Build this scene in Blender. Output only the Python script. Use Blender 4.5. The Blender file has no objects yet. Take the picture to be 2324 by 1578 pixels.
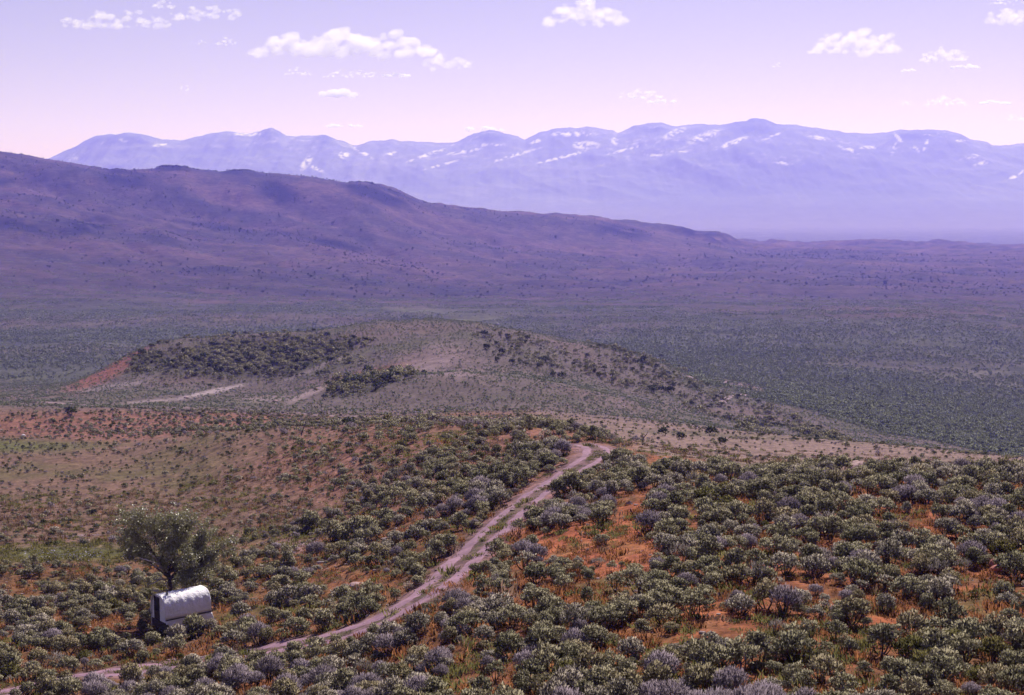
import bpy, bmesh, math, random
import numpy as np
from mathutils import Vector, Matrix

rng = np.random.default_rng(7)
random.seed(7)
scene = bpy.context.scene
col = scene.collection

# ------------------------------------------------------------------ camera
F = 3226.0                       # focal length in units of a 2323 px wide frame (50 mm on 36 mm)
PITCH = math.atan((789 - 450) / F)
SP, CP = math.sin(PITCH), math.cos(PITCH)
cam_d = bpy.data.cameras.new('camera')
cam_d.lens = 50.0; cam_d.sensor_width = 36.0
cam_d.clip_start = 0.5; cam_d.clip_end = 90000
cam = bpy.data.objects.new('camera', cam_d); col.objects.link(cam)
cam.location = (0, 0, 0)
cam.rotation_euler = (math.pi / 2 - PITCH, 0, 0)
scene.camera = cam

# ------------------------------------------------------------------ sky, sun, exposure
SUN_EL, SUN_AZ = math.radians(49), math.radians(16)      # azimuth measured from the view direction towards the right
world = bpy.data.worlds.new('World'); scene.world = world
world.use_nodes = True
wn = world.node_tree.nodes; wl = world.node_tree.links
wn.clear()
sky = wn.new('ShaderNodeTexSky'); sky.sky_type = 'NISHITA'; sky.sun_disc = False
sky.sun_elevation = SUN_EL; sky.sun_rotation = SUN_AZ
sky.altitude = 1900; sky.air_density = 1.0; sky.dust_density = 1.6; sky.ozone_density = 1.0
tint = wn.new('ShaderNodeMix'); tint.data_type = 'RGBA'; tint.blend_type = 'MULTIPLY'
tint.inputs['Factor'].default_value = 1.0
tint.inputs['B'].default_value = (1.13, 0.74, 0.81, 1)   # the slide's lavender sky
bg = wn.new('ShaderNodeBackground'); bg.inputs['Strength'].default_value = 0.085
wo = wn.new('ShaderNodeOutputWorld')
wl.new(sky.outputs['Color'], tint.inputs['A']); wl.new(tint.outputs['Result'], bg.inputs['Color'])
wl.new(bg.outputs['Background'], wo.inputs['Surface'])

sun_d = bpy.data.lights.new('sun', 'SUN'); sun_d.energy = 5.0; sun_d.angle = math.radians(0.53)
sun_d.color = (1.0, 0.92, 0.92)
sun = bpy.data.objects.new('sun', sun_d); col.objects.link(sun)
sdir = Vector((math.sin(SUN_AZ) * math.cos(SUN_EL), math.cos(SUN_AZ) * math.cos(SUN_EL), math.sin(SUN_EL)))
sun.rotation_euler = sdir.to_track_quat('Z', 'Y').to_euler()

vs = scene.view_settings
vs.view_transform = 'Standard'; vs.look = 'None'; vs.exposure = 0.4; vs.gamma = 1.0; vs.use_curve_mapping = False
scene.render.engine = 'CYCLES'
cy = scene.cycles
cy.max_bounces = 5; cy.diffuse_bounces = 1; cy.glossy_bounces = 1; cy.transmission_bounces = 2
cy.volume_bounces = 3; cy.transparent_max_bounces = 8
cy.use_denoising = True
try: cy.denoiser = 'OPENIMAGEDENOISE'
except Exception: pass
cy.denoising_input_passes = 'RGB_ALBEDO_NORMAL'
cy.caustics_reflective = False; cy.caustics_refractive = False
cy.sample_clamp_indirect = 6.0

# ------------------------------------------------------------------ helpers
def tag(o, label=None, cat=None, group=None, kind=None):
    if label: o['label'] = label
    if cat: o['category'] = cat
    if group: o['group'] = group
    if kind: o['kind'] = kind
    return o

def raw_mesh(name, V, Fc, mats=(), fmat=None, smooth=False, nrm=None):
    """mesh from numpy arrays; Fc is a (K, n) array, all faces of n corners"""
    me = bpy.data.meshes.new(name)
    V = np.asarray(V, np.float32); Fc = np.asarray(Fc, np.int32)
    k, n = Fc.shape
    me.vertices.add(len(V)); me.vertices.foreach_set('co', V.ravel())
    me.loops.add(k * n); me.loops.foreach_set('vertex_index', Fc.ravel())
    me.polygons.add(k)
    me.polygons.foreach_set('loop_start', np.arange(0, k * n, n, dtype=np.int32))
    if fmat is not None: me.polygons.foreach_set('material_index', np.asarray(fmat, np.int32))
    me.polygons.foreach_set('use_smooth', np.full(k, smooth, bool))
    for m in mats: me.materials.append(m)
    me.update(calc_edges=True)
    if nrm is not None:
        me.polygons.foreach_set('use_smooth', np.ones(k, bool)); me.normals_split_custom_set_from_vertices(np.asarray(nrm, np.float32))
    return me

def obj(name, me, parent=None, loc=None):
    o = bpy.data.objects.new(name, me); col.objects.link(o)
    if parent is not None: o.parent = parent
    if loc is not None: o.location = loc
    return o

def empty(name, loc=(0, 0, 0), rz=0.0):
    o = bpy.data.objects.new(name, None); col.objects.link(o)
    o.location = loc; o.rotation_euler = (0, 0, rz); o.empty_display_size = 0.3
    return o

class MB:
    """collects simple shapes and builds them as one mesh"""
    def __init__(s): s.v = []; s.f = []
    def add(s, vs, fs):
        b = len(s.v); s.v += [tuple(p) for p in vs]; s.f += [tuple(i + b for i in f) for f in fs]
    def box(s, x0, x1, y0, y1, z0, z1):
        s.add([(x0,y0,z0),(x1,y0,z0),(x1,y1,z0),(x0,y1,z0),(x0,y0,z1),(x1,y0,z1),(x1,y1,z1),(x0,y1,z1)],
              [(3,2,1,0),(4,5,6,7),(0,1,5,4),(1,2,6,5),(2,3,7,6),(3,0,4,7)])
    def tube(s, pts, radii, n=8, cap=True):
        pts = [Vector(p) for p in pts]; b = len(s.v)
        prev = None
        for i, p in enumerate(pts):
            d = (pts[min(i + 1, len(pts) - 1)] - pts[max(i - 1, 0)])
            d = d.normalized() if d.length > 1e-9 else Vector((0, 0, 1))
            if prev is None:
                a = d.orthogonal().normalized()
            else:
                a = (prev - d * prev.dot(d)); a = a.normalized() if a.length > 1e-6 else d.orthogonal().normalized()
            prev = a; c = d.cross(a)
            r = radii[i] if hasattr(radii, '__len__') else radii
            for k in range(n):
                t = 2 * math.pi * k / n
                s.v.append(tuple(p + a * (r * math.cos(t)) + c * (r * math.sin(t))))
        for i in range(len(pts) - 1):
            for k in range(n):
                k2 = (k + 1) % n
                s.f.append((b + i*n + k, b + i*n + k2, b + (i+1)*n + k2, b + (i+1)*n + k))
        if cap:
            s.f.append(tuple(b + k for k in reversed(range(n))))
            s.f.append(tuple(b + (len(pts)-1)*n + k for k in range(n)))
    def ring(s, c, axis_y, R, r0, w, n=28):
        """a wheel rim standing in the local x-z plane: section (R-r0..R) by +-w"""
        b = len(s.v)
        for k in range(n):
            t = 2 * math.pi * k / n; ct, st = math.cos(t), math.sin(t)
            for rr, yy in ((R, -w), (R, w), (R - r0, w), (R - r0, -w)):
                s.v.append((c[0] + rr * ct, c[1] + yy, c[2] + rr * st))
        for k in range(n):
            k2 = (k + 1) % n
            for j in range(4):
                j2 = (j + 1) % 4
                s.f.append((b + k*4 + j, b + k2*4 + j, b + k2*4 + j2, b + k*4 + j2))
    def mesh(s, name, mat, smooth=False):
        me = bpy.data.meshes.new(name); me.from_pydata(s.v, [], s.f)
        me.polygons.foreach_set('use_smooth', [smooth] * len(me.polygons))
        if mat: me.materials.append(mat)
        me.update(); return me
    def build(s, name, mat, parent=None, smooth=False): return obj(name, s.mesh(name, mat, smooth), parent)

# ------------------------------------------------------------------ noise
def _h(i, j, seed):
    n = (i.astype(np.int64) * 374761393 + j.astype(np.int64) * 668265263 + seed * 1442695041) & 0x7fffffff
    n = (n ^ (n >> 13)) * 1274126177 & 0x7fffffff
    n = (n ^ (n >> 16)) * 2246822519 & 0x7fffffff
    return (n ^ (n >> 15)) / 0x7fffffff * 2 * math.pi

def perlin(x, y, seed=0):
    x = np.asarray(x, float); y = np.asarray(y, float)
    i = np.floor(x); j = np.floor(y); fx = x - i; fy = y - j
    u = fx*fx*fx*(fx*(fx*6-15)+10); v = fy*fy*fy*(fy*(fy*6-15)+10)
    def g(di, dj):
        a = _h(i + di, j + dj, seed); return np.cos(a)*(fx-di) + np.sin(a)*(fy-dj)
    a = g(0,0); b = g(1,0); c = g(0,1); d = g(1,1)
    return ((a*(1-u)+b*u)*(1-v) + (c*(1-u)+d*u)*v) * 1.5

def fbm(x, y, oct=4, seed=0, gain=0.5, ridged=False):
    s = 0; a = 1; f = 1; t = 0
    for o in range(oct):
        p = perlin(x*f, y*f, seed + o*17)
        if ridged: p = 1 - 2*np.abs(p)
        s = s + a*p; t += a; a *= gain; f *= 2.03
    return s / t

def sstep(a, b, x):
    t = np.clip((x - a) / (b - a), 0, 1); return t*t*(3-2*t)

def pchip(xk, yk, x):
    """xk, yk (K, M) per-column knots -> values at x (N,) for every column: (N, M)"""
    K, M = xk.shape
    h = np.diff(xk, axis=0); d = np.diff(yk, axis=0) / h
    m = np.zeros_like(yk)
    w1 = 2*h[1:] + h[:-1]; w2 = h[1:] + 2*h[:-1]
    same = d[:-1]*d[1:] > 0
    with np.errstate(divide='ignore', invalid='ignore'):
        mm = (w1 + w2) / (w1/d[:-1] + w2/d[1:])
    m[1:-1] = np.where(same, mm, 0); m[0] = d[0]; m[-1] = d[-1]
    out = np.empty((len(x), M))
    for c in range(M):
        k = np.clip(np.searchsorted(xk[:, c], x) - 1, 0, K-2)
        hh = h[k, c]; t = np.clip((x - xk[k, c]) / hh, 0, 1)
        out[:, c] = ((1+2*t)*(1-t)**2*yk[k,c] + t*(1-t)**2*hh*m[k,c] + t*t*(3-2*t)*yk[k+1,c] + t*t*(t-1)*hh*m[k+1,c])
    return out

# ------------------------------------------------------------------ terrain: profile lines (X, Y of the photo frame, distance)
def us(X, Y):
    a = (X - 1161.5) / F; b = -(Y - 789) / F
    dn = CP + b*SP
    return a/dn, (-SP + b*CP)/dn

def proj(x, y, z):
    dp = y*CP - z*SP; up = y*SP + z*CP
    return 1161.5 + F*x/dp, 789 - F*up/dp

ROWS = [
 [(-300,1600,76),(0,1600,73),(400,1600,67),(800,1600,58),(1200,1600,50),(1600,1600,46),(2000,1600,45),(2323,1600,45),(2700,1600,45)],
 [(-300,1400,104),(0,1400,101),(400,1400,98),(700,1400,86),(1000,1400,70),(1300,1400,62),(1600,1400,58),(2323,1400,57)],
 [(-300,1250,130),(0,1250,128),(400,1250,126),(700,1250,112),(1000,1250,92),(1300,1250,78),(1600,1250,72),(2323,1250,70)],
 [(-300,1120,172),(0,1120,170),(400,1120,165),(700,1120,140),(1000,1120,115),(1300,1120,98),(1600,1120,90),(2323,1120,88)],
 [(-300,1010,236),(0,1010,235),(300,1003,228),(650,970,200),(900,962,175),(1200,968,155),(1350,992,138),(1500,1028,122),(1700,1052,112),(2000,1062,108),(2323,1068,106),(2700,1072,106)],
 [(-300,995,262),(0,995,262),(300,985,255),(650,967,228),(900,962,205),(1200,967,185),(1350,988,168),(1500,1020,150),(1700,1044,140),(2000,1056,135),(2323,1066,132),(2700,1072,130)],
 [(-300,925,300),(0,925,300),(300,930,300),(650,945,290),(900,952,275),(1200,950,260),(1400,960,250),(1700,986,235),(1900,1001,225),(2100,1019,215),(2323,1040,205),(2700,1062,200)],
 [(-300,915,332),(0,915,330),(300,915,335),(650,925,325),(900,930,315),(1200,930,305),(1400,945,305),(1600,966,305),(1700,982,310),(1900,1001,320),(2100,1019,310),(2323,1041,305),(2700,1063,300)],
 [(-300,910,365),(0,908,365),(300,906,370),(500,901,375),(650,902,370),(750,880,365),(900,850,360),(1050,838,360),(1200,856,362),(1300,878,365),(1400,898,370),(1500,922,375),(1600,945,380),(1700,960,385),(1900,981,390),(2100,1002,385),(2323,1022,380),(2700,1045,380)],
 [(-300,902,400),(0,900,400),(200,893,405),(300,887,410),(500,884,418),(650,884,415),(750,869,407),(900,850,400),(1050,840,400),(1200,851,400),(1300,868,405),(1400,886,410),(1500,906,415),(1600,926,420),(1700,938,422),(1900,962,430),(2323,1000,430)],
 [(-300,900,440),(0,893,440),(160,877,450),(300,842,455),(500,828,460),(700,818,457),(900,792,452),(1050,786,450),(1200,805,450),(1300,822,450),(1400,845,450),(1500,866,455),(1600,890,460),(1700,907,465),(1900,932,480),(2323,970,480)],
 [(-300,912,480),(0,886,490),(100,879,500),(160,868,510),(230,840,515),(300,801,520),(340,783,520),(420,768,525),(560,757,530),(700,750,535),(780,737,540),(870,725,545),(960,722,545),(1040,728,545),(1120,737,540),(1200,752,535),(1300,770,530),(1400,795,530),(1480,812,530),(1540,838,530),(1600,866,530),(1700,886,540),(1900,906,560),(2323,940,560)],
 [(-300,880,600),(0,873,600),(160,866,610),(230,850,620),(300,825,620),(340,812,620),(560,790,620),(870,772,630),(960,770,630),(1120,778,630),(1300,798,625),(1480,832,620),(1540,846,620),(1600,856,620),(1700,869,620),(1900,881,640),(2323,906,640)],
 [(-300,812,800),(0,807,800),(400,797,800),(900,788,800),(1500,805,800),(1700,813,800),(2323,836,800)],
 [(-300,716,1200),(0,716,1200),(900,712,1200),(1500,716,1200),(1700,720,1200),(2050,712,1180),(2323,728,1200)],
 [(-300,648,1600),(0,650,1600),(500,665,1700),(1000,668,1800),(1500,662,1900),(2323,674,1900)],
 [(-300,552,2050),(0,560,2050),(500,582,2200),(1000,602,2350),(1500,612,2500),(2000,614,2600),(2323,614,2600)],
 [(-300,425,2600),(0,448,2600),(250,470,2650),(500,500,2700),(800,516,2750),(1000,546,2850),(1300,562,2950),(1600,572,3100),(1700,577,3200),(2000,580,3300),(2323,580,3300)],
 [(-400,300,3200),(0,345,3200),(100,360,3200),(200,376,3200),(250,384,3200),(262,381,3200),(275,382,3200),(290,384,3200),(350,383,3200),(365,379,3200),(420,379,3200),(440,384,3200),(500,390,3200),(520,387,3200),(560,386,3200),(600,393,3200),(700,400,3200),(788,413,3210),(800,411,3210),(830,411,3220),(860,420,3230),(900,436,3250),(950,459,3280),(980,466,3300),(1040,472,3340),(1130,480,3400),(1200,483,3440),(1270,484,3500),(1350,491,3560),(1430,499,3620),(1500,510,3680),(1560,516,3740),(1610,523,3800),(1640,527,3850),(1670,540,3950),(1710,548,4100),(1800,549,4300),(2000,552,4500),(2323,553,4500)],
 [(-300,420,5000),(0,450,5000),(900,505,5000),(1640,548,5500),(1700,553,5500),(2323,557,5500)],
 [(-300,530,7300),(0,530,7300),(1500,530,7300),(2323,530,7300)],
 [(-300,517,8400),(0,517,8400),(1500,517,8400),(2323,518,8400)],
 [(-300,478,9300),(0,478,9300),(600,470,9300),(1200,462,9300),(1700,448,9300),(2323,452,9300)],
 [(-300,436,10400),(0,430,10400),(300,385,10400),(700,372,10400),(1100,370,10400),(1500,358,10400),(1710,335,10400),(2000,360,10400),(2323,380,10400)],
 [(-400,440,11500),(0,398,11500),(115,357,11500),(170,335,11500),(220,310,11500),(250,305,11500),(320,305,11500),(370,318,11500),(410,320,11500),(440,312,11500),(490,302,11500),(530,298,11500),(570,304,11500),(595,298,11500),(615,291,11500),(635,298,11500),(650,308,11500),(690,312,11500),(740,305,11500),(765,318,11500),(800,330,11500),(860,320,11500),(930,322,11500),(1000,325,11500),(1040,320,11500),(1075,306,11500),(1110,297,11500),(1150,304,11500),(1190,317,11500),(1220,302,11500),(1260,294,11500),(1330,289,11500),(1390,297,11500),(1400,302,11500),(1440,285,11500),(1470,278,11500),(1500,281,11500),(1530,288,11500),(1560,285,11500),(1600,284,11500),(1640,284,11500),(1680,275,11500),(1710,269,11500),(1740,275,11500),(1760,284,11500),(1800,284,11500),(1850,290,11500),(1900,298,11500),(1960,304,11500),(2000,303,11500),(2040,297,11500),(2100,296,11500),(2150,300,11500),(2180,305,11500),(2200,316,11500),(2240,325,11500),(2250,330,11500),(2323,328,11500),(2600,345,11500)],
 [(-400,500,13200),(500,420,13200),(1200,400,13200),(1700,380,13200),(2323,420,13200)],
]
HALF = 0.375
U = np.concatenate([-np.linspace(0.95, HALF, 34)[:-1], np.linspace(-HALF, HALF, 640), np.linspace(HALF, 0.95, 34)[1:]])
NU = len(U)
def _spaced(a, b, n): return np.exp(np.linspace(math.log(a), math.log(b), n, endpoint=False))
YS = np.concatenate([_spaced(1.0, 40, 26), _spaced(40, 70, 90), _spaced(70, 170, 190), _spaced(170, 640, 250),
                     _spaced(640, 3000, 120), _spaced(3000, 4400, 40), _spaced(4400, 8400, 24), _spaced(8400, 11700, 110),
                     _spaced(11700, 13201, 8)])
NY = len(YS); LY = np.log(YS)

kx = [np.full(NU, math.log(v)) for v in (1.0, 8.0, 25.0)]
ky = [np.full(NU, -1.75), np.full(NU, -5.2/8), np.full(NU, -11.6/25)]
for r in ROWS:
    r = sorted(r)
    P = np.array(r, float)
    u, s = us(P[:, 0], P[:, 1])
    o = np.argsort(u)
    kx.append(np.interp(U, u[o], np.log(P[o, 2]))); ky.append(np.interp(U, u[o], s[o]))
KX = np.array(kx); KY = np.array(ky)
for i in range(1, len(KX)): KX[i] = np.maximum(KX[i], KX[i-1] + 0.02)
SL = pchip(KX, KY, LY)
# soften the lateral kinks of everything but the far crests
for _ in range(3):
    S2 = SL.copy(); S2[:, 1:-1] = (SL[:, :-2] + 2*SL[:, 1:-1] + SL[:, 2:]) / 4
    wgt = (1 - sstep(2500, 3000, YS))[:, None]
    SL = SL*(1-wgt) + S2*wgt
GX = U[None, :] * YS[:, None]; GY = np.repeat(YS[:, None], NU, 1)
GZ = SL * GY
# relief of the ground itself
near = sstep(12, 40, GY)
GZ += near * (1-sstep(300, 700, GY)) * (0.55*fbm(GX/17, GY/17, 3, 5) + 0.16*fbm(GX/3.1, GY/3.1, 3, 9))
kn = sstep(290, 350, GY) * (1 - sstep(640, 800, GY))
GZ += kn * (1.3*fbm(GX/30, GY/46, 4, 21) - 0.7*np.clip(fbm(GX/22 + 0.3*fbm(GX/60, GY/60, 2, 3), GY/90, 3, 33, ridged=True), 0, 1))
va = sstep(700, 1100, GY) * (1 - sstep(4300, 6000, GY))
crestw = 1 - 0.75*sstep(2850, 3150, GY)*(1-sstep(3300, 3600, GY))
GZ += va * crestw * (GY/2500) * (16*fbm(GX/420 + GY/1500, GY/420, 4, 41) - 12*np.clip(fbm(GX/260 + GY/520, GY/900, 4, 44, ridged=True), -1, 1))*sstep(1300, 2300, GY)
_al = GX*.86 - GY*.50; _ac = GX*.50 + GY*.86
GZ += va * crestw * sstep(1500, 2100, GY) * (7*fbm(_al/420, _ac/110, 4, 48, .55, ridged=True) + 4*fbm(_al/120, _ac/50, 3, 49))
GZ += va * 3.0*fbm(GX/120, GY/160, 4, 47)
mo = sstep(8600, 10200, GY)
mcrest = 1 - 0.8*sstep(11000, 11400, GY)
wx = GX + 500*fbm(GX/2200, GY/2200, 3, 61)
GZ += mo * mcrest * (48*fbm(wx/900, GY/1500, 5, 63, 0.55, ridged=True) - 20)
GZ += mo * 11*fbm(GX/230, GY/300, 5, 71, .6)
GZ += mo * (21*fbm(GX/330, 0*GX+3.3, 4, 77, .6, ridged=True) - 7)
GZ += mo * 4*fbm(GX/70, GY/90, 3, 75, .6)

def H(x, y):
    x = np.asarray(x, float); y = np.asarray(y, float)
    u = x / y
    i = np.clip(np.searchsorted(YS, y) - 1, 0, NY-2); j = np.clip(np.searchsorted(U, u) - 1, 0, NU-2)
    a = np.clip((y - YS[i])/(YS[i+1]-YS[i]), 0, 1); b = np.clip((u - U[j])/(U[j+1]-U[j]), 0, 1)
    return (GZ[i,j]*(1-a)*(1-b) + GZ[i+1,j]*a*(1-b) + GZ[i,j+1]*(1-a)*b + GZ[i+1,j+1]*a*b)

def at(X, Y, skip=30.0):
    """first ground point met when looking through (X, Y) of the photo frame"""
    u, s = us(X, Y)
    ys = np.exp(np.linspace(math.log(skip), math.log(13000), 5000))
    z = H(u*ys, ys)
    k = np.argmax(z >= s*ys)
    y = ys[k]
    return Vector((u*y, y, float(H(u*y, y))))

PX, PY = proj(GX, GY, GZ)

# ------------------------------------------------------------------ tracks (centre lines)
def catmull(P, step):
    P = [np.array(p, float) for p in P]; P = [2*P[0]-P[1]] + P + [2*P[-1]-P[-2]]
    out = []
    for i in range(1, len(P)-2):
        n = max(2, int(np.linalg.norm(P[i+1]-P[i])/step))
        for t in np.linspace(0, 1, n, endpoint=False):
            out.append(0.5*(2*P[i] + (P[i+1]-P[i-1])*t + (2*P[i-1]-5*P[i]+4*P[i+1]-P[i+2])*t*t + (3*P[i]-P[i-1]-3*P[i+1]+P[i+2])*t**3))
    out.append(P[-2]); return np.array(out)

TRK = [(-120,1600),(60,1562),(200,1535),(360,1515),(520,1490),(660,1466),(820,1425),(950,1358),(1040,1285),(1110,1215),(1180,1150),(1245,1103),(1302,1066),(1340,1042),(1354,1027),(1346,1014),(1318,1008)]
trk = catmull([at(X, Y)[:2] for X, Y in TRK], 0.35)
def dist_to(line, x, y):
    x = np.asarray(x, float).ravel(); y = np.asarray(y, float).ravel()
    out = np.full(len(x), 1e9)
    sub = line[::3]
    for k in range(0, len(x), 20000):
        d = (x[k:k+20000, None]-sub[None, :, 0])**2 + (y[k:k+20000, None]-sub[None, :, 1])**2
        out[k:k+20000] = np.sqrt(d.min(1))
    return out

# ------------------------------------------------------------------ where things grow (vegetation and soil zones, in metres on the ground)
def blob(X, Y, cx, cy_, rx, ry, rot=0.0, soft=0.5):
    c, s = math.cos(math.radians(rot)), math.sin(math.radians(rot))
    dx, dy = X-cx, Y-cy_
    a = (dx*c - dy*s)/rx; b = (dx*s + dy*c)/ry
    return 1 - sstep(1-soft, 1+soft, np.sqrt(a*a + b*b))

def C3(r, g, b): return np.array((r, g, b), float)
def soil(X, Y, x, y):
    """albedo of the ground for points on it"""
    sh = np.shape(x)
    n1 = fbm(x/9, y/9, 4, 101); n2 = fbm(x/2.6, y/2.6, 4, 103); n3 = fbm(x/40, y/40, 3, 105)
    def mixc(base, c, w):
        w = np.clip(w, 0, 1)[..., None]; return base*(1-w) + c*w
    b = np.zeros(sh + (3,))
    # foreground: rusty cheatgrass on the right, olive and brown on the left
    R = np.clip((X - 900)/500, 0, 1)
    b[:] = C3(.20,.098,.050)
    b = mixc(b, C3(.33,.105,.050), R*sstep(-.45,.2, n1+.3*n2))
    b = mixc(b, C3(.135,.105,.045), sstep(.02,.4, n1*.8+n2*.55)*(0.85))
    b = mixc(b, C3(.33,.13,.065), (1-R)*sstep(.12,.45, -n1+.4*n2)*.75)
    # slope beyond the wagon: pinkish brown grass
    far_slope = sstep(112, 130, y)*(X < 1400)*(1-sstep(300, 330, y))
    b = mixc(b, C3(.195,.124,.095), far_slope*.9*(1-sstep(900, 1150, X)))
    b = mixc(b, C3(.14,.115,.055), far_slope*sstep(-.1,.35, n3+.4*n1)*.75)
    crest = blob(X, Y, 1000, 1060, 420, 115, 0, .35)*(y < 210)
    b = mixc(b, C3(.275,.135,.105), crest*sstep(-.6,.1, n1+.5*n2)*.95)
    b = mixc(b, C3(.13,.125,.045), blob(X, Y, 1480, 1075, 110, 22, 0, .6)*.8*(y < 140))
    b = mixc(b, C3(.40,.125,.065), blob(X, Y, 1340, 1235, 190, 55, 0, .5)*.8)
    b = mixc(b, C3(.20,.16,.05), blob(X, Y, 1340, 1250, 130, 22, 0, .6)*.4*sstep(-.2,.3,n2))
    bank = blob(X, Y, 330, 965, 420, 36, 0, .35)*sstep(215, 235, y)*(1-sstep(300, 320, y))
    b = mixc(b, C3(.29,.135,.105), bank*.85)
    b = mixc(b, C3(.125,.128,.045), blob(X, Y, -20, 1012, 190, 16, 0, .6)*.8*(y < 330))
    b = mixc(b, C3(.100,.115,.035), blob(X, Y, 160, 1256, 170, 18, 0, .6)*.8*(y < 170))
    b = mixc(b, C3(.12,.13,.035), blob(X, Y, 790, 1238, 70, 14, 0, .5)*.8*(y < 170))
    b = mixc(b, C3(.33,.13,.07), blob(X, Y, 760, 1312, 75, 30, 0, .5)*.7*(y < 170))
    b = mixc(b, C3(.30,.18,.20), blob(X, Y, 690, 1240, 60, 20, -10, .5)*.6*(y < 170))
    # meadow behind the crest and the knoll
    md = np.maximum(sstep(150, 185, y + np.clip(900-X, 0, 900)*.14)*sstep(1000, 1300, X), sstep(1380, 1480, X)*sstep(0, 8, y-np.interp(X, [1400,1500,1700,2000,2400], [126,112,101,97,95])))*(1-sstep(300, 340, y))
    b = mixc(b, C3(.255,.172,.150), md)
    b = mixc(b, C3(.15,.125,.085), md*sstep(.0,.4, n3+.3*n1)*.6)
    k = sstep(285, 315, y + np.clip(X-1200, 0, 1200)*.03)
    b = mixc(b, C3(.168,.130,.124), k)
    b = mixc(b, C3(.130,.118,.088), k*sstep(.0,.45, n3+.3*n1)*.8)
    b = mixc(b, C3(.215,.142,.138), k*sstep(.1,.5, -n3+.3*n1)*.6)
    onk = k*(1-sstep(560, 600, y))
    for a in [(960,826,75,16,8,.45),(1040,848,70,10,0,.5),(1010,800,50,30,0,.3)]:
        b = mixc(b, C3(.30,.215,.225), onk*blob(X, Y, *a[:5], .6)*a[5]*1.5)
    b = mixc(b, C3(.30,.125,.10), onk*blob(X, Y, 245, 838, 100, 22, 28, .5)*.95)
    b = mixc(b, C3(.27,.125,.09), onk*blob(X, Y, 830, 852, 90, 12, 14, .5)*.8)
    b = mixc(b, C3(.075,.07,.045), onk*(blob(X, Y, 560, 815, 210, 42, 3, .4))*.8)
    b = mixc(b, C3(.085,.08,.05), onk*(blob(X, Y, 830, 872, 90, 20, 14, .4))*.7)
    b = mixc(b, C3(.40,.315,.33), onk*blob(X, Y, 480, 889, 78, 4.5, 12, .5))
    b = mixc(b, C3(.36,.28,.29), onk*blob(X, Y, 350, 910, 75, 3.5, 4, .5)*.7)
    b = mixc(b, C3(.38,.28,.29), onk*blob(X, Y, 700, 894, 45, 6, 24, .5)*.85)
    b = mixc(b, C3(.34,.26,.27), onk*blob(X, Y, 610, 906, 70, 6, 3, .5)*.55)
    b = mixc(b, C3(.34,.27,.29), onk*blob(X, Y, 250, 878, 80, 6, 8, .5)*.6)
    b = mixc(b, C3(.36,.27,.30), onk*blob(X, Y, 720, 835, 85, 5, 22, .5)*.5)
    # sagebrush valley
    n4 = fbm(x/150, y/150 , 4, 111); n5 = fbm(x/500+.4*n4, y/260, 4, 113)
    v = sstep(560, 640, y)
    vr = sstep(1150, 1600, X)*sstep(310, 330, y)*sstep(0, 40, (y-300)-(np.clip(2400-X, 0, 1200))*.26)
    v = np.maximum(v, vr)
    b = mixc(b, C3(.118,.118,.092), v)
    b = mixc(b, C3(.175,.150,.125), v*sstep(.05,.35, n4)*.7)
    b = mixc(b, C3(.068,.075,.055), v*sstep(.06,.3, fbm(x/330 + .25*n4, y/120, 4, 115) )*.7)
    for a, cc, w in [((940,702,90,8,-6),(.19,.20,.12),.95),((1090,722,80,7,5),(.20,.19,.12),.9),((2060,706,330,14,0),(.21,.105,.10),.75),((2250,742,110,6,0),(.20,.13,.12),.5),((1680,877,75,9,-12),(.24,.15,.14),.8),((1740,905,60,12,0),(.11,.125,.06),.6),((350,752,180,8,4),(.11,.125,.09),.6),((650,745,120,6,4),(.12,.12,.10),.5)]:
        b = mixc(b, C3(*cc), v*(y < 1500)*blob(X, Y, *a, .6)*w*sstep(-.5,.1,n1))
    # the long ridge
    rd = sstep(800, 2150, y + 520*n4 + 260*n5)
    b = mixc(b, C3(.168,.113,.126), rd)
    b = mixc(b, C3(.085,.075,.075), rd*sstep(-.02,.25, n5+.35*n4)*.5)
    b = mixc(b, C3(.24,.140,.145), rd*sstep(.08,.4, -n5+.35*n4)*.6)
    al_ = x*.86 - y*.50; ac_ = x*.50 + y*.86; n7 = fbm(al_/380, ac_/75, 4, 119, .6)
    b = mixc(b, C3(.055,.052,.058), rd*sstep(.04,.26, n7)*.45*(1-sstep(4000,5000,y)))
    b = mixc(b, C3(.27,.155,.155), rd*sstep(.10,.34, -n7)*.45*(1-sstep(4000,5000,y)))
    n6 = fbm(x/55, y/70, 4, 117)
    b = mixc(b, C3(.07,.062,.065), rd*sstep(.1,.4, n6+.3*n5)*.6*(1-sstep(4000,5000,y)))
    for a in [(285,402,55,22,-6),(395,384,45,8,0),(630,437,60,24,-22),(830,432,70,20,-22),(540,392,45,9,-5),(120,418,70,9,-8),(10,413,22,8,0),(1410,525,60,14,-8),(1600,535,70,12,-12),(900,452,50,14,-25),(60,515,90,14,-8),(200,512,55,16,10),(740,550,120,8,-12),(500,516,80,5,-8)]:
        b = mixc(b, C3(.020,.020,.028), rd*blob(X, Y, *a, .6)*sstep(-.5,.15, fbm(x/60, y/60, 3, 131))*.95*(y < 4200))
    pl = sstep(4300, 5200, y)
    b = mixc(b, C3(.125,.110,.125), pl)
    # mountains
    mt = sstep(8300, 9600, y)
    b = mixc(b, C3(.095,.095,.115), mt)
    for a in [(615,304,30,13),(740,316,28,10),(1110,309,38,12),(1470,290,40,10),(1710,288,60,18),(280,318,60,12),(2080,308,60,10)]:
        b = mixc(b, C3(.045,.05,.07), mt*blob(X, Y, *a, 0, .6)*.65)  # dark rock tint on the peaks, their shading put into the colour
    ny = fbm(x/700+.5*n5, y/260, 4, 141); ny2 = fbm(x/110, y/90, 4, 143, .65)
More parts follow.
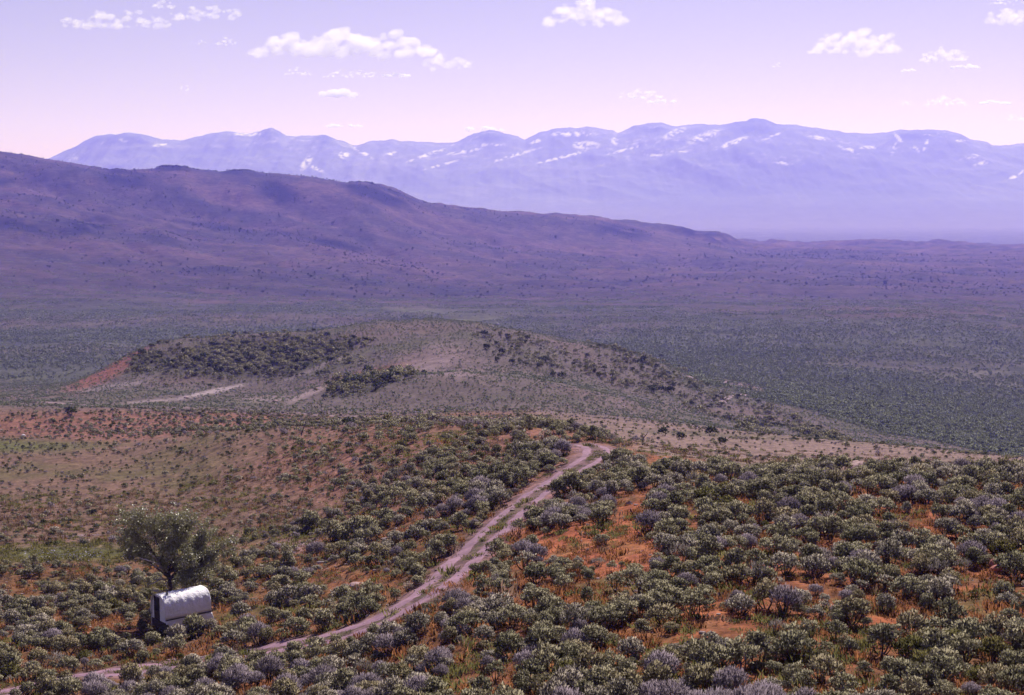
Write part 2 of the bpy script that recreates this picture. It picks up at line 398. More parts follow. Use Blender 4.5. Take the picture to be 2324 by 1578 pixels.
    b = mixc(b, C3(.20,.175,.17), mt*sstep(.0,.35, ny)*.12)
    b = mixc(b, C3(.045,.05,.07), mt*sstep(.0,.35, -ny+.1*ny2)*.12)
    b = mixc(b, C3(.06,.062,.085), mt*blob(X, Y, 1800, 420, 420, 80, 0, .6)*.35)  # faint shading of the range painted in as a darker blue tone
    sn = np.zeros(sh)
    for a in [(365,329,22,4,10),(560,305,35,6,0),(695,370,8,26,-38),(715,382,22,4,-25),(960,355,40,4,20),(990,345,22,5,15),(1050,345,40,5,10),(1110,330,30,4,0),(1160,355,60,4,16),(1280,356,70,4,14),(1330,330,30,12,0),(1395,320,10,10,-60),(1530,303,28,10,25),(1300,305,55,7,0),(1490,352,28,3.5,0),(1540,345,20,3,0),(1420,340,45,3.5,14),(1600,310,40,12,20),(1660,325,40,7,20),(1790,371,30,4,-3),(1860,314,30,5,-10),(1925,340,25,6,-20),(1970,335,28,4,0),(2037,312,20,5,-55),(2028,338,16,4,70),(2100,330,15,4,68),(2080,340,14,8,-20),(2200,357,22,6,15),(2225,372,16,5,12),(2300,402,12,5,20),(2316,392,10,4,60),(820,345,30,5,-30),(880,352,20,5,20),(1220,320,20,5,20),(780,352,12,10,0),(1000,375,40,3,15),(2180,320,20,3,0),(1750,310,25,4,20)]:
        sn = np.maximum(sn, blob(X, Y, a[0], a[1], a[2]*.95, a[3]*.72, a[4], .4))
    ny3 = fbm(x/48, y/70, 3, 145, .6)
    fl = blob(X, Y, 1500, 330, 1050, 52, 0, .5)*sstep(.14,.34, ny3+.35*ny2)*sstep(-.15,.25, ny)*.22
    sn = np.maximum(sn*sstep(-.06,.08, .6*ny2 + .9*fbm(x/36 + y/300, y/170, 4, 147, .6)), fl) + sstep(.28,.5, ny2)*sstep(10300, 11100, y)*.55*sstep(-.1,.2,ny)
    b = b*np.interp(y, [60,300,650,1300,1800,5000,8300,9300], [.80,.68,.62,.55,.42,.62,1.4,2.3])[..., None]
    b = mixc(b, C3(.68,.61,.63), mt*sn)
    return b

FLATX, FLATY = GX.ravel(), GY.ravel()
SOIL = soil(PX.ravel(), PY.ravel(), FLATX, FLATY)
dt = np.full(len(FLATX), 1e9)
selt = (FLATY > 40) & (FLATY < 260) & (np.abs(FLATX/FLATY) < .45)
dt[selt] = dist_to(trk, FLATX[selt], FLATY[selt])
w = ((1 - sstep(1.3, 2.9, dt + .9*fbm(FLATX/1.7, FLATY/1.7, 3, 151)))*.85)[:, None]
SOIL = SOIL*(1-w) + C3(.180,.110,.125)*w
w = ((1 - sstep(.28, .55, dt + .25*fbm(FLATX/.9, FLATY/.9, 2, 153)))*.92*sstep(-.4, .1, fbm(FLATX/2.5, FLATY/2.5, 3, 155)))[:, None]
SOIL = SOIL*(1-w) + C3(.085,.070,.042)*w

# ------------------------------------------------------------------ material builders
def new_mat(name):
    m = bpy.data.materials.new(name); m.use_nodes = True
    nt = m.node_tree; b = nt.nodes['Principled BSDF']
    b.inputs['Roughness'].default_value = 0.9
    b.inputs['Specular IOR Level'].default_value = 0.15
    return m, nt, b

def noise_node(nt, scale, detail=4, coord='Object', rough=.55):
    tc = nt.nodes.new('ShaderNodeTexCoord'); n = nt.nodes.new('ShaderNodeTexNoise')
    n.inputs['Scale'].default_value = scale; n.inputs['Detail'].default_value = detail; n.inputs['Roughness'].default_value = rough
    nt.links.new(tc.outputs[coord], n.inputs['Vector']); return n

def ramp(nt, src, p0, c0, p1, c1):
    r = nt.nodes.new('ShaderNodeValToRGB')
    r.color_ramp.elements[0].position = p0; r.color_ramp.elements[0].color = (*c0, 1)
    r.color_ramp.elements[1].position = p1; r.color_ramp.elements[1].color = (*c1, 1)
    nt.links.new(src, r.inputs['Fac']); return r

def mul(nt, a, b, fac=1.0):
    m = nt.nodes.new('ShaderNodeMix'); m.data_type = 'RGBA'; m.blend_type = 'MULTIPLY'; m.inputs['Factor'].default_value = fac
    nt.links.new(a, m.inputs['A']); nt.links.new(b, m.inputs['B']); return m.outputs['Result']

def ground_mat(name, scales, bump=0.0, bscale=1.0, amp=(.6, 1.35)):
    m, nt, b = new_mat(name)
    at_ = nt.nodes.new('ShaderNodeAttribute'); at_.attribute_name = 'soil'
    c = at_.outputs['Color']
    for s in scales:
        n = noise_node(nt, s, 5, rough=.65)
        r = ramp(nt, n.outputs['Fac'], .33, (amp[0],)*3, .68, (amp[1],)*3)
        c = mul(nt, c, r.outputs['Color'])
    nt.links.new(c, b.inputs['Base Color'])
    b.inputs['Specular IOR Level'].default_value = 0.05
    if bump:
        n = noise_node(nt, bscale, 6, rough=.7); bp = nt.nodes.new('ShaderNodeBump')
        bp.inputs['Strength'].default_value = bump; bp.inputs['Distance'].default_value = .3/bscale
        nt.links.new(n.outputs['Fac'], bp.inputs['Height']); nt.links.new(bp.outputs['Normal'], b.inputs['Normal'])
    return m

M_NEAR = ground_mat('ground_soil', (2.2, .55), .7, 3.0)
M_KNOLL = ground_mat('knoll_soil', (1.1, .25), .6, 1.2, (.7, 1.25))
M_VAL = ground_mat('valley_soil', (.35, .05), .6, .3, (.6, 1.35))
M_RIDGE = ground_mat('ridge_soil', (.09, .02), .6, .06, (.72, 1.25))
M_MTN = ground_mat('mountain_rock', (.012,), .12, .01, (.93, 1.07))

# ------------------------------------------------------------------ the land, split into its plain pieces
NRM = np.zeros((NY, NU, 3))
dxu = np.gradient(GX, axis=1); dyu = np.gradient(GY, axis=1); dzu = np.gradient(GZ, axis=1)
dxv = np.gradient(GX, axis=0); dyv = np.gradient(GY, axis=0); dzv = np.gradient(GZ, axis=0)
NRM[..., 0] = dyu*dzv - dzu*dyv; NRM[..., 1] = dzu*dxv - dxu*dzv; NRM[..., 2] = dxu*dyv - dyu*dxv
NRM /= np.linalg.norm(NRM, axis=2, keepdims=True)
NRM *= np.sign(NRM[..., 2:3])
V3 = np.stack([GX, GY, GZ], -1).reshape(-1, 3)
idx = np.arange(NY*NU).reshape(NY, NU)
FY = YS[:-1][:, None] + 0*U[None, :-1]
b1 = np.exp(KX[9])[None, :-1]; b2 = np.exp(KX[14])[None, :-1]
FACE = np.stack([idx[:-1, :-1], idx[:-1, 1:], idx[1:, 1:], idx[1:, :-1]], -1)
pieces = [('ground', FY < b1, M_NEAR), ('hill', (FY >= b1) & (FY < b2), M_KNOLL),
          ('valley', (FY >= b2) & (FY < 1450), M_VAL), ('hills', (FY >= 1450) & (FY < 4700), M_RIDGE),
          ('plain', (FY >= 4700) & (FY < 8350), M_RIDGE), ('mountains', FY >= 8350, M_MTN)]
for name, msk, mat in pieces:
    f = FACE[msk]
    used, inv = np.unique(f.ravel(), return_inverse=True)
    me = raw_mesh(name, V3[used], inv.reshape(-1, 4), (mat,), smooth=True)
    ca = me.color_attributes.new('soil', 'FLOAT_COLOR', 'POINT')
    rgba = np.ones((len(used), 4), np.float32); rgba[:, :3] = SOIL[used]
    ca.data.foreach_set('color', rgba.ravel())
    me.normals_split_custom_set_from_vertices(NRM.reshape(-1, 3)[used])
    tag(obj(name, me), kind='structure')

# ------------------------------------------------------------------ tracks and paths
def dirt_mat(name, c0, c1, sc=3.0):
    m, nt, b = new_mat(name)
    n = noise_node(nt, sc, 6, rough=.7)
    r = ramp(nt, n.outputs['Fac'], .3, c0, .7, c1)
    n2 = noise_node(nt, sc*.22, 3); r2 = ramp(nt, n2.outputs['Fac'], .3, (.75,)*3, .7, (1.2,)*3)
    nt.links.new(mul(nt, r.outputs['Color'], r2.outputs['Color']), b.inputs['Base Color'])
    bp = nt.nodes.new('ShaderNodeBump'); bp.inputs['Strength'].default_value = .5; bp.inputs['Distance'].default_value = .05
    nt.links.new(n.outputs['Fac'], bp.inputs['Height']); nt.links.new(bp.outputs['Normal'], b.inputs['Normal'])
    return m
M_DIRT = dirt_mat('track_dirt', (.185,.105,.142), (.30,.182,.236))
M_PALE = dirt_mat('pale_path_dirt', (.17,.115,.125), (.26,.185,.20), .8)

def ribbon_verts(line, off, half, seed, lift=.03, rough=.35, ncross=5):
    t = np.gradient(line, axis=0); t /= np.linalg.norm(t, axis=1, keepdims=True) + 1e-9
    nrm = np.stack([t[:, 1], -t[:, 0]], 1)
    s = np.concatenate([[0], np.cumsum(np.linalg.norm(np.diff(line, axis=0), axis=1))])
    hl = half*(1 + rough*fbm(s/1.6, 0*s + seed, 4, seed)*1.6); hr = half*(1 + rough*fbm(s/1.6, 0*s+seed+9.5, 4, seed+3)*1.6)
    fade = sstep(0, 3, s)*sstep(0, 3, s[-1]-s)*.9 + .1
    V = []
    for k in range(ncross):
        q = k/(ncross-1)
        d = off - hl*fade + (hl+hr)*fade*q
        p = line + nrm*np.asarray(d)[:, None]
        z = H(p[:, 0], p[:, 1]) + lift*(1 if 0 < k < ncross-1 else -0.6)
        V.append(np.column_stack([p, z]))
    V = np.stack(V, 1); n = len(line)
    ii = np.arange(n*ncross).reshape(n, ncross)
    Fc = np.stack([ii[:-1, :-1], ii[:-1, 1:], ii[1:, 1:], ii[1:, :-1]], -1).reshape(-1, 4)
    return V.reshape(-1, 3), Fc
Va, Fa = ribbon_verts(trk, -.86, np.interp(trk[:, 1], [70,82,95,110], [.66,.60,.50,.42]), 3); Vb, Fb = ribbon_verts(trk, .86, np.interp(trk[:, 1], [70,82,95,110], [.62,.56,.46,.38]), 8)
tag(obj('dirt_track', raw_mesh('dirt_track', np.vstack([Va, Vb]), np.vstack([Fa, Fb+len(Va)]), (M_DIRT,), smooth=True)), kind='structure')

PATHS = [([(70,914),(200,921),(330,926),(480,931),(620,937),(740,944),(860,950)], .9, 1.0),
         ([(100,1222),(140,1218),(190,1216),(240,1217)], .7, .8),
         ([(1560,856),(1640,868),(1700,874),(1722,880),(1705,890),(1665,898),(1645,908),(1640,916)], 1.2, 2.0),
         ([(650,1268),(668,1245),(700,1228),(735,1216)], .45, .6)]
for i, (P, half, step) in enumerate(PATHS):
    ln = catmull([at(X, Y)[:2] for X, Y in P], step)
    Vp, Fp = ribbon_verts(ln, 0, half, 20+i, .05 if P[0][1] > 1000 else .2, .5, 5)
    tag(obj('dirt_path', raw_mesh('dirt_path', Vp, Fp, (M_PALE,), smooth=True)), kind='structure')

# ------------------------------------------------------------------ plant materials
def leaf_mat(name, c0, c1, rough=.9, spec=.03, trans=.14, var=.28):
    m, nt, b = new_mat(name)
    oi = nt.nodes.new('ShaderNodeObjectInfo')
    n = noise_node(nt, 6.0, 3)
    mx = nt.nodes.new('ShaderNodeMath'); mx.operation = 'MULTIPLY_ADD'; mx.inputs[1].default_value = .55; mx.inputs[2].default_value = 0
    nt.links.new(oi.outputs['Random'], mx.inputs[0])
    ad = nt.nodes.new('ShaderNodeMath'); ad.operation = 'MULTIPLY_ADD'; ad.inputs[1].default_value = .45
    nt.links.new(n.outputs['Fac'], ad.inputs[0]); nt.links.new(mx.outputs[0], ad.inputs[2])
    r = ramp(nt, ad.outputs[0], .15, c0, .8, c1)
    nt.links.new(r.outputs['Color'], b.inputs['Base Color'])
    b.inputs['Roughness'].default_value = rough; b.inputs['Specular IOR Level'].default_value = spec
    if trans:
        tr = nt.nodes.new('ShaderNodeBsdfTranslucent'); ms = nt.nodes.new('ShaderNodeMixShader'); ms.inputs[0].default_value = trans
        nt.links.new(r.outputs['Color'], tr.inputs['Color'])
        out = nt.nodes['Material Output']
        nt.links.new(b.outputs[0], ms.inputs[1]); nt.links.new(tr.outputs[0], ms.inputs[2]); nt.links.new(ms.outputs[0], out.inputs['Surface'])
    return m
def bark_mat(name, c0, c1, sc=9):
    m, nt, b = new_mat(name)
    n = noise_node(nt, sc, 5); r = ramp(nt, n.outputs['Fac'], .3, c0, .7, c1)
    nt.links.new(r.outputs['Color'], b.inputs['Base Color']); return m
L_GREEN = leaf_mat('sage_leaf_grey_green', (.215,.202,.130), (.395,.352,.242))
L_SILVER = leaf_mat('sage_leaf_silver', (.262,.238,.192), (.45,.39,.325))
L_WARM = leaf_mat('sage_leaf_tan', (.235,.208,.130), (.39,.325,.215))
L_DEAD = leaf_mat('dead_twig', (.10,.085,.08), (.20,.17,.16), trans=0)
L_OLIVE = leaf_mat('sage_leaf_olive', (.105,.100,.038), (.175,.150,.06))
L_PURPLE = leaf_mat('twig_mauve_grey', (.20,.162,.190), (.345,.282,.328))
L_FAR = leaf_mat('sage_leaf_valley', (.178,.192,.146), (.255,.265,.200))
L_FAR2 = leaf_mat('sage_leaf_valley_dark', (.125,.138,.098), (.185,.197,.140))
L_DARK = leaf_mat('bush_leaf_dark', (.060,.068,.040), (.115,.118,.070))
L_TREE = leaf_mat('tree_leaf', (.15,.158,.070), (.32,.305,.15), rough=.38, spec=.55, trans=.25)
L_TREE2 = leaf_mat('tree_leaf_pale_glint', (.30,.30,.19), (.48,.46,.34), rough=.35, spec=.8, trans=.15)  # pale underside tone on random leaves paints in the sun glints
B_DARK = bark_mat('sage_bark', (.030,.022,.018), (.085,.062,.050))
B_TREE = bark_mat('tree_bark', (.055,.042,.038), (.13,.10,.09))
B_DEAD = bark_mat('bleached_wood', (.42,.36,.36), (.62,.55,.54))
B_GREY = bark_mat('weathered_wood', (.10,.08,.085), (.24,.20,.21))
G_GRASS = leaf_mat('grass_rust', (.20,.082,.036), (.34,.145,.062), .9, .05, .3)
G_TAN = leaf_mat('grass_tan', (.13,.082,.055), (.235,.145,.105), .9, .05, .3)
G_OLIVE = leaf_mat('grass_olive', (.095,.095,.032), (.19,.165,.060), .9, .05, .3)

# ------------------------------------------------------------------ sagebrush shapes (unit shrub about 1 m tall)
def kites(P, D, L, Wd, r):
    """leaf sprigs: narrow two-triangle kites at P along D"""
    n = len(P)
    D = D/np.linalg.norm(D, axis=1, keepdims=True)
    Q = np.cross(D, r.normal(size=(n, 3))); Q /= np.linalg.norm(Q, axis=1, keepdims=True)
    Nn = np.cross(D, Q)
    a = P; c = P + D*L[:, None]; m = P + D*(L*.55)[:, None] + Nn*(L*.12)[:, None]
    b = m + Q*Wd[:, None]; d = m - Q*Wd[:, None]
    V = np.stack([a, b, c, d], 1).reshape(-1, 3)
    i = np.arange(n)*4
    Fc = np.vstack([np.column_stack([i, i+1, i+2]), np.column_stack([i, i+2, i+3])])
    return V, Fc

def shrub(seed, stems, clumps, sprigs, L, W, spread=.45, tall=1.0, cr=.19, twiggy=False):
    """a shrub of rounded leaf clumps carried on crooked stems; leaf normals follow the clumps"""
    r = np.random.default_rng(seed)
    tb = MB(); LV = []; LF = []; LN = []; nv = 0
    cents = []
    for c in range(clumps):                              # clump centres spread over an uneven dome
        for tries in range(40):
            th = r.uniform(0, 2*math.pi); el = math.asin(r.uniform(-.12, 1.0))
            q = r.uniform(.72, 1.0)
            p = np.array((math.cos(th)*math.cos(el)*spread*q, math.sin(th)*math.cos(el)*spread*q, tall*.42 + math.sin(el)*tall*.50*q))
            if all(np.linalg.norm(p-o) > cr*.85 for o in cents): break
        cents.append(p)
    for s_ in range(stems):
        tip = cents[s_ % clumps]
        base = np.array((tip[0]*.10, tip[1]*.10, -.06))
        mid = base*.4 + tip*.6 + np.array((tip[0]*.3, tip[1]*.3, -.16)) + r.normal(size=3)*.04
        t = np.linspace(0, 1, 5)[:, None]
        tb.tube((1-t)**2*base + 2*t*(1-t)*mid + t*t*tip, [.036,.030,.024,.016,.008], 4, False)
    for c in cents:
        rr = cr*r.uniform(.75, 1.25); n = int(sprigs*1.35*r.uniform(.8, 1.2)*(rr/cr)**1.5)
        d = r.normal(size=(n, 3)); d[:, 2] = np.where(r.random(n) < .72, np.abs(d[:, 2]), d[:, 2]); d /= np.linalg.norm(d, axis=1, keepdims=True)
        p = c + d*(rr*r.uniform(.55, 1.0, n))[:, None]*np.array((1, 1, .95))
        D = d*.7 + np.array((0, 0, .65)) + r.normal(size=(n, 3))*.22
        v, f = kites(p, D, L*r.uniform(.7, 1.3, n), W*r.uniform(.7, 1.3, n), r)
        N = d*.85 + np.array((c[0]*.5, c[1]*.5, .25)) + r.normal(size=(n, 3))*.16; N /= np.linalg.norm(N, axis=1, keepdims=True)
        LV.append(v); LF.append(f+nv); LN.append(np.repeat(N, 4, 0)); nv += len(v)
    return np.vstack(LV), np.vstack(LF), np.vstack(LN), tb

def pole_tris(tb):
    out = []
    for f in tb.f:
        for k in range(1, len(f)-1): out.append((f[0], f[k], f[k+1]))
    return np.array(tb.v), np.array(out)

def whole(LV, LF, LN, tb, mat):
    sv, sf = pole_tris(tb); sn = sv*np.array((1, 1, 0)) + np.array((0, 0, .01)); sn /= np.linalg.norm(sn, axis=1, keepdims=True)
    return raw_mesh('sagebrush_whole', np.vstack([LV, sv]), np.vstack([LF, sf+len(LV)]), (mat, B_DARK), np.r_[np.zeros(len(LF)), np.ones(len(sf))], nrm=np.vstack([LN, sn]))

VARS = [dict(seed=11, stems=6, clumps=34, sprigs=30, L=.11, W=.034, spread=.50, tall=1.05, cr=.165, leaf=L_GREEN, tone='grey-green', form='rounded'),
        dict(seed=12, stems=5, clumps=26, sprigs=30, L=.12, W=.034, spread=.40, tall=1.25, cr=.16, leaf=L_GREEN, tone='grey-green', form='upright'),
        dict(seed=13, stems=7, clumps=36, sprigs=28, L=.11, W=.034, spread=.66, tall=.95, cr=.165, leaf=L_GREEN, tone='grey-green', form='broad'),
        dict(seed=14, stems=6, clumps=32, sprigs=30, L=.115, W=.034, spread=.50, tall=1.1, cr=.165, leaf=L_SILVER, tone='silvery', form='rounded'),
        dict(seed=15, stems=7, clumps=34, sprigs=30, L=.115, W=.034, spread=.62, tall=.98, cr=.165, leaf=L_SILVER, tone='silvery', form='broad'),
        dict(seed=16, stems=5, clumps=20, sprigs=36, L=.12, W=.030, spread=.48, tall=.85, leaf=L_OLIVE, tone='olive', form='rounded'),
        dict(seed=17, stems=8, clumps=24, sprigs=44, L=.17, W=.014, spread=.50, tall=1.0, cr=.21, leaf=L_PURPLE, tone='mauve-grey', form='twiggy', twiggy=True),
        dict(seed=18, stems=4, clumps=13, sprigs=38, L=.12, W=.036, spread=.46, tall=1.25, cr=.20, leaf=L_GREEN, tone='grey-green', form='open'),
        dict(seed=19, stems=9, clumps=7, sprigs=26, L=.12, W=.030, spread=.55, tall=.95, cr=.17, leaf=L_SILVER, tone='silvery', form='half-bare'),
        dict(seed=20, stems=12, clumps=12, sprigs=16, L=.24, W=.010, spread=.55, tall=.85, cr=.22, leaf=L_DEAD, tone='grey', form='dead'),
        dict(seed=23, stems=6, clumps=22, sprigs=30, L=.12, W=.034, spread=.56, tall=.78, cr=.17, leaf=L_WARM, tone='tan-green', form='low'),
        dict(seed=24, stems=5, clumps=24, sprigs=30, L=.115, W=.034, spread=.44, tall=1.2, cr=.17, leaf=L_WARM, tone='tan-green', form='lopsided')]
PROTO = []
for v in VARS:
    LV, LF, LN, tb = shrub(v['seed'], v['stems'], v['clumps'], v['sprigs'], v['L'], v['W'], v['spread'], v['tall'], v.get('cr', .19))
    PROTO.append((raw_mesh('foliage', LV, LF, (v['leaf'],), nrm=LN), tb.mesh('branches', B_DARK), whole(LV, LF, LN, tb, v['leaf'])))
def lite(seed, stems, clumps, sprigs, L, W, sp, tall, mat, cr=.24):
    LV, LF, LN, tb = shrub(seed, stems, clumps, sprigs, L, W, sp, tall, cr); return whole(LV, LF, LN, tb, mat)
MID = [lite(31, 4, 10, 14, .20, .075, .46, .95, L_GREEN), lite(32, 4, 11, 13, .20, .075, .54, .85, L_SILVER),
       lite(33, 4, 10, 14, .20, .075, .46, .95, L_DARK), lite(34, 4, 10, 16, .22, .05, .5, .85, L_PURPLE), lite(35, 4, 9, 14, .20, .075, .46, .9, L_OLIVE)]
FAR = [lite(41, 2, 4, 7, .36, .15, .42, .8, L_FAR, .3), lite(42, 2, 5, 7, .32, .14, .5, .7, L_FAR, .28), lite(43, 2, 4, 7, .34, .14, .42, .8, L_FAR2, .3)]
# a patch of far shrubs: 10 tiny clumps over 9 x 9 m
def patch(seed, mat, n=24, half=5.0):
    r = np.random.default_rng(seed); LV=[]; LF=[]; LN=[]; nv=0
    for k in range(n):
        c = np.array((r.uniform(-half,half), r.uniform(-half,half), 0)); s = r.uniform(.38,.80)
        m = 9
        d = r.normal(size=(m,3)); d[:,2] = np.abs(d[:,2]); d /= np.linalg.norm(d,axis=1,keepdims=True)
        p = c + d*np.array((.35,.35,.45))*s; D = d*.6+np.array((0,0,.5))
        v,f = kites(p, D, np.full(m,.6*s), np.full(m,.24*s), r); LV.append(v); LF.append(f+nv); nv+=len(v)
        N = d+np.array((0,0,.25)); LN.append(np.repeat(N/np.linalg.norm(N,axis=1,keepdims=True),4,0))
    return raw_mesh('brush_patch', np.vstack(LV), np.vstack(LF), (mat,), nrm=np.vstack(LN))
PATCH = [patch(51, L_FAR), patch(52, L_FAR), patch(53, L_FAR), patch(54, L_FAR2)]

def tuft(seed, mat, n=26, h=.28, sp=.22):
    r = np.random.default_rng(seed)
    p = np.column_stack([r.uniform(-sp,sp,n), r.uniform(-sp,sp,n), np.full(n,-.02)])
    D = np.column_stack([r.normal(size=n)*.45, r.normal(size=n)*.45, np.ones(n)])
    v, f = kites(p, D, h*r.uniform(.6,1.2,n), np.full(n,.022), r)
    N = np.repeat(np.column_stack([r.normal(size=n)*.3, r.normal(size=n)*.3, np.ones(n)]), 4, 0); N /= np.linalg.norm(N, axis=1, keepdims=True)
    return raw_mesh('grass_tuft', v, f, (mat,), nrm=N)
TUFT = [tuft(61, G_GRASS), tuft(62, G_OLIVE), tuft(63, G_GRASS, 34, .22, .35), tuft(64, G_OLIVE, 34, .22, .35), tuft(65, G_TAN), tuft(66, G_TAN, 34, .22, .35)]

# ------------------------------------------------------------------ covered wagon
def simple(name, c, rough=.8, sc=5., amp=.2, spec=.2):
    m, nt, b = new_mat(name)
    n = noise_node(nt, sc, 5); r = ramp(nt, n.outputs['Fac'], .3, tuple(x*(1-amp) for x in c), .7, tuple(min(1,x*(1+amp)) for x in c))
    nt.links.new(r.outputs['Color'], b.inputs['Base Color']); b.inputs['Roughness'].default_value = rough
    b.inputs['Specular IOR Level'].default_value = spec
    return m
M_CANVAS, nt_, b_ = new_mat('wagon_canvas')
_n = noise_node(nt_, 2.2, 6); _r = ramp(nt_, _n.outputs['Fac'], .3, (.76,.74,.76), .7, (.90,.88,.89))
nt_.links.new(_r.outputs['Color'], b_.inputs['Base Color'])
_w = noise_node(nt_, 7, 5); _bp = nt_.nodes.new('ShaderNodeBump'); _bp.inputs['Strength'].default_value = .9; _bp.inputs['Distance'].default_value = .07
nt_.links.new(_w.outputs['Fac'], _bp.inputs['Height']); nt_.links.new(_bp.outputs['Normal'], b_.inputs['Normal'])
M_WOOD = simple('wagon_wood', (.055,.036,.028), sc=8)
M_INSIDE = simple('wagon_inside', (.022,.017,.016))
M_STRAP = simple('wagon_strap', (.075,.065,.075))
M_IRON = simple('wagon_iron', (.05,.045,.045), .5)
M_STEEL = simple('stovepipe_steel', (.06,.055,.06), .5)

wg_c = at(412, 1432)
WA = math.radians(40)                                    # long axis runs right and away
wagon = empty('covered_wagon', wg_c, WA)
tag(wagon, 'white canvas covered wagon parked among sagebrush below the leafy tree', 'wagon')
WL, WW = 3.35, 2.15                                      # length, width; local x runs front (left) to back
x0, x1 = -WL/2, WL/2
def section(z_hem, flare=0.0, wid=WW, top=2.78, spring=1.75, n=18):
    """half-barrel bow: points from left hem over the top to right hem (y, z)"""
    hw = wid/2; pts = [(-hw-flare, z_hem), (-hw-flare*.4, (z_hem+spring)/2), (-hw, spring)]
    for k in range(1, n):
        t = math.pi*k/n
        pts.append((-hw*math.copysign(abs(math.cos(t))**.72, math.cos(t)), spring + (top-spring)*math.sin(t)**.80))
    pts += [(hw, spring), (hw+flare*.4, (z_hem+spring)/2), (hw+flare, z_hem)]
    return pts
nx = 61; V = []; 
for i in range(nx):
    q = i/(nx-1); x = x0 + WL*q
    sag = -.04*abs(math.sin(q*math.pi*5))**.8               # canvas dips between the bows
    hem = 1.28 + .012*math.sin(q*31)
    for (y, z) in section(hem, 0.02, WW, 2.78+sag*.9):
        V.append((x, y*(1+.012*math.sin(q*37+z*5) - .012*abs(math.sin(q*math.pi*5)) + .012*math.sin(z*9+q*12)*math.sin(q*23)), z))
ns = len(section(1.0)); ii = np.arange(nx*ns).reshape(nx, ns)
Fc = np.stack([ii[:-1,:-1], ii[1:,:-1], ii[1:,1:], ii[:-1,1:]], -1).reshape(-1,4)
cover = obj('canvas_cover', raw_mesh('canvas_cover', V, Fc, (M_CANVAS,), smooth=True), wagon)
sol = cover.modifiers.new('thickness', 'SOLIDIFY'); sol.thickness = .02; sol.offset = -1
# skirt of canvas hanging below the strap on each side and round the back
def skirt(side):
    V=[]; n=30; rows=6
    for i in range(n):
        q=i/(n-1); x=x0+.05+(WL-.03)*q
        for j in range(rows):
            t=j/(rows-1); z=1.26-(.86+.06*math.sin(q*17))*t
            wob=.035*t*math.sin(q*40+side)+.05*t*math.sin(q*13)
            V.append((x + .14*t*max(0,q-.85)/.15, side*(WW/2+.005+.04*t+wob + .22*t*max(0,q-.82)/.18), z))
    ii=np.arange(n*rows).reshape(n,rows); Fc=np.stack([ii[:-1,:-1],ii[:-1,1:],ii[1:,1:],ii[1:,:-1]],-1).reshape(-1,4)
    o=obj('canvas_skirt', raw_mesh('canvas_skirt',V,Fc,(M_CANVAS,),smooth=True), wagon)
    s=o.modifiers.new('thickness','SOLIDIFY'); s.thickness=.015
for sd in (-1, 1): skirt(sd)
# back wall of canvas, rounded in
def end_wall(x, bulge, z0, hole=None):
    sec = section(z0, .0, WW-.03, 2.74); c = (x+bulge, 0, 1.6)
    rings=[]; V=[]
    for k,t in enumerate((1.0,.82,.55,.25)):
        for (y,z) in sec: V.append((x+bulge*(1-t*t), y*t, 1.6+(z-1.6)*t))
    V.append((x+bulge,0,1.6)); n=len(sec); Fq=[]
    for k in range(3):
        for j in range(n):
            j2=(j+1)%n; Fq.append((k*n+j,k*n+j2,(k+1)*n+j2,(k+1)*n+j))
    Ft=[(3*n+j,3*n+(j+1)%n,4*n) for j in range(n)]
    me=bpy.data.meshes.new('end_canvas'); me.from_pydata(V,[],Fq+Ft); me.polygons.foreach_set('use_smooth',[True]*len(me.polygons)); me.materials.append(M_CANVAS); me.update()
    return obj('end_canvas', me, wagon)
end_wall(x1-.03, .16, .45)
# front wall: canvas either side of a tall doorway (built as strips so the doorway is a real opening)
sec = section(1.02, 0, WW-.03, 2.74, n=40)
def top_at(y): return 1.75 + (2.74-1.75)*(max(0,1-(abs(y)/(WW/2-.015))**2.78))**.55
fb = MB()
yd0, yd1 = -.02, .62                                     # doorway lies towards the far side
def strip(ya, yb, z0, n=10):
    for k in range(n):
        a = ya+(yb-ya)*k/n; b = ya+(yb-ya)*(k+1)/n
        fb.add([(x0+.10,a,z0),(x0+.10,b,z0),(x0+.10,b,top_at(b)-.01),(x0+.10,a,top_at(a)-.01)], [(0,3,2,1)])
strip(-WW/2+.03, yd0, 1.02); strip(yd1, WW/2-.03, 1.02)
for k in range(4):
    a = yd0+(yd1-yd0)*k/4; b = yd0+(yd1-yd0)*(k+1)/4
    fb.add([(x0+.10,a,2.52),(x0+.10,b,2.52),(x0+.10,b,top_at(b)-.01),(x0+.10,a,top_at(a)-.01)], [(0,3,2,1)])
fw = fb.build('front_canvas', M_CANVAS, wagon)
sol = fw.modifiers.new('thickness', 'SOLIDIFY'); sol.thickness = .02
m = MB(); m.box(x0+.13, x1-.2, -WW/2+.06, WW/2-.06, 1.0, 1.03); m.box(x0+.9, x0+.95, -WW/2+.1, WW/2-.1, 1.03, 2.4); m.build('bunk', M_INSIDE, wagon)
m = MB()
for a, b in ((yd0-.05, yd0), (yd1, yd1+.05)): m.box(x0+.06, x0+.14, a, b, 1.02, 2.57)
m.box(x0+.06, x0+.14, yd0, yd1, 2.52, 2.57); m.build('door_frame', M_WOOD, wagon)
m = MB(); m.box(x0+.08, x0+.12, yd0+.01, yd1-.01, 1.05, 1.62); d = m.build('half_door', M_WOOD, wagon)
m = MB(); m.tube([(x0+.06, yd0+.08, 1.36), (x0+.04, yd0+.08, 1.40), (x0+.06, yd0+.08, 1.44)], .012, 6); m.build('handle', M_IRON, d)
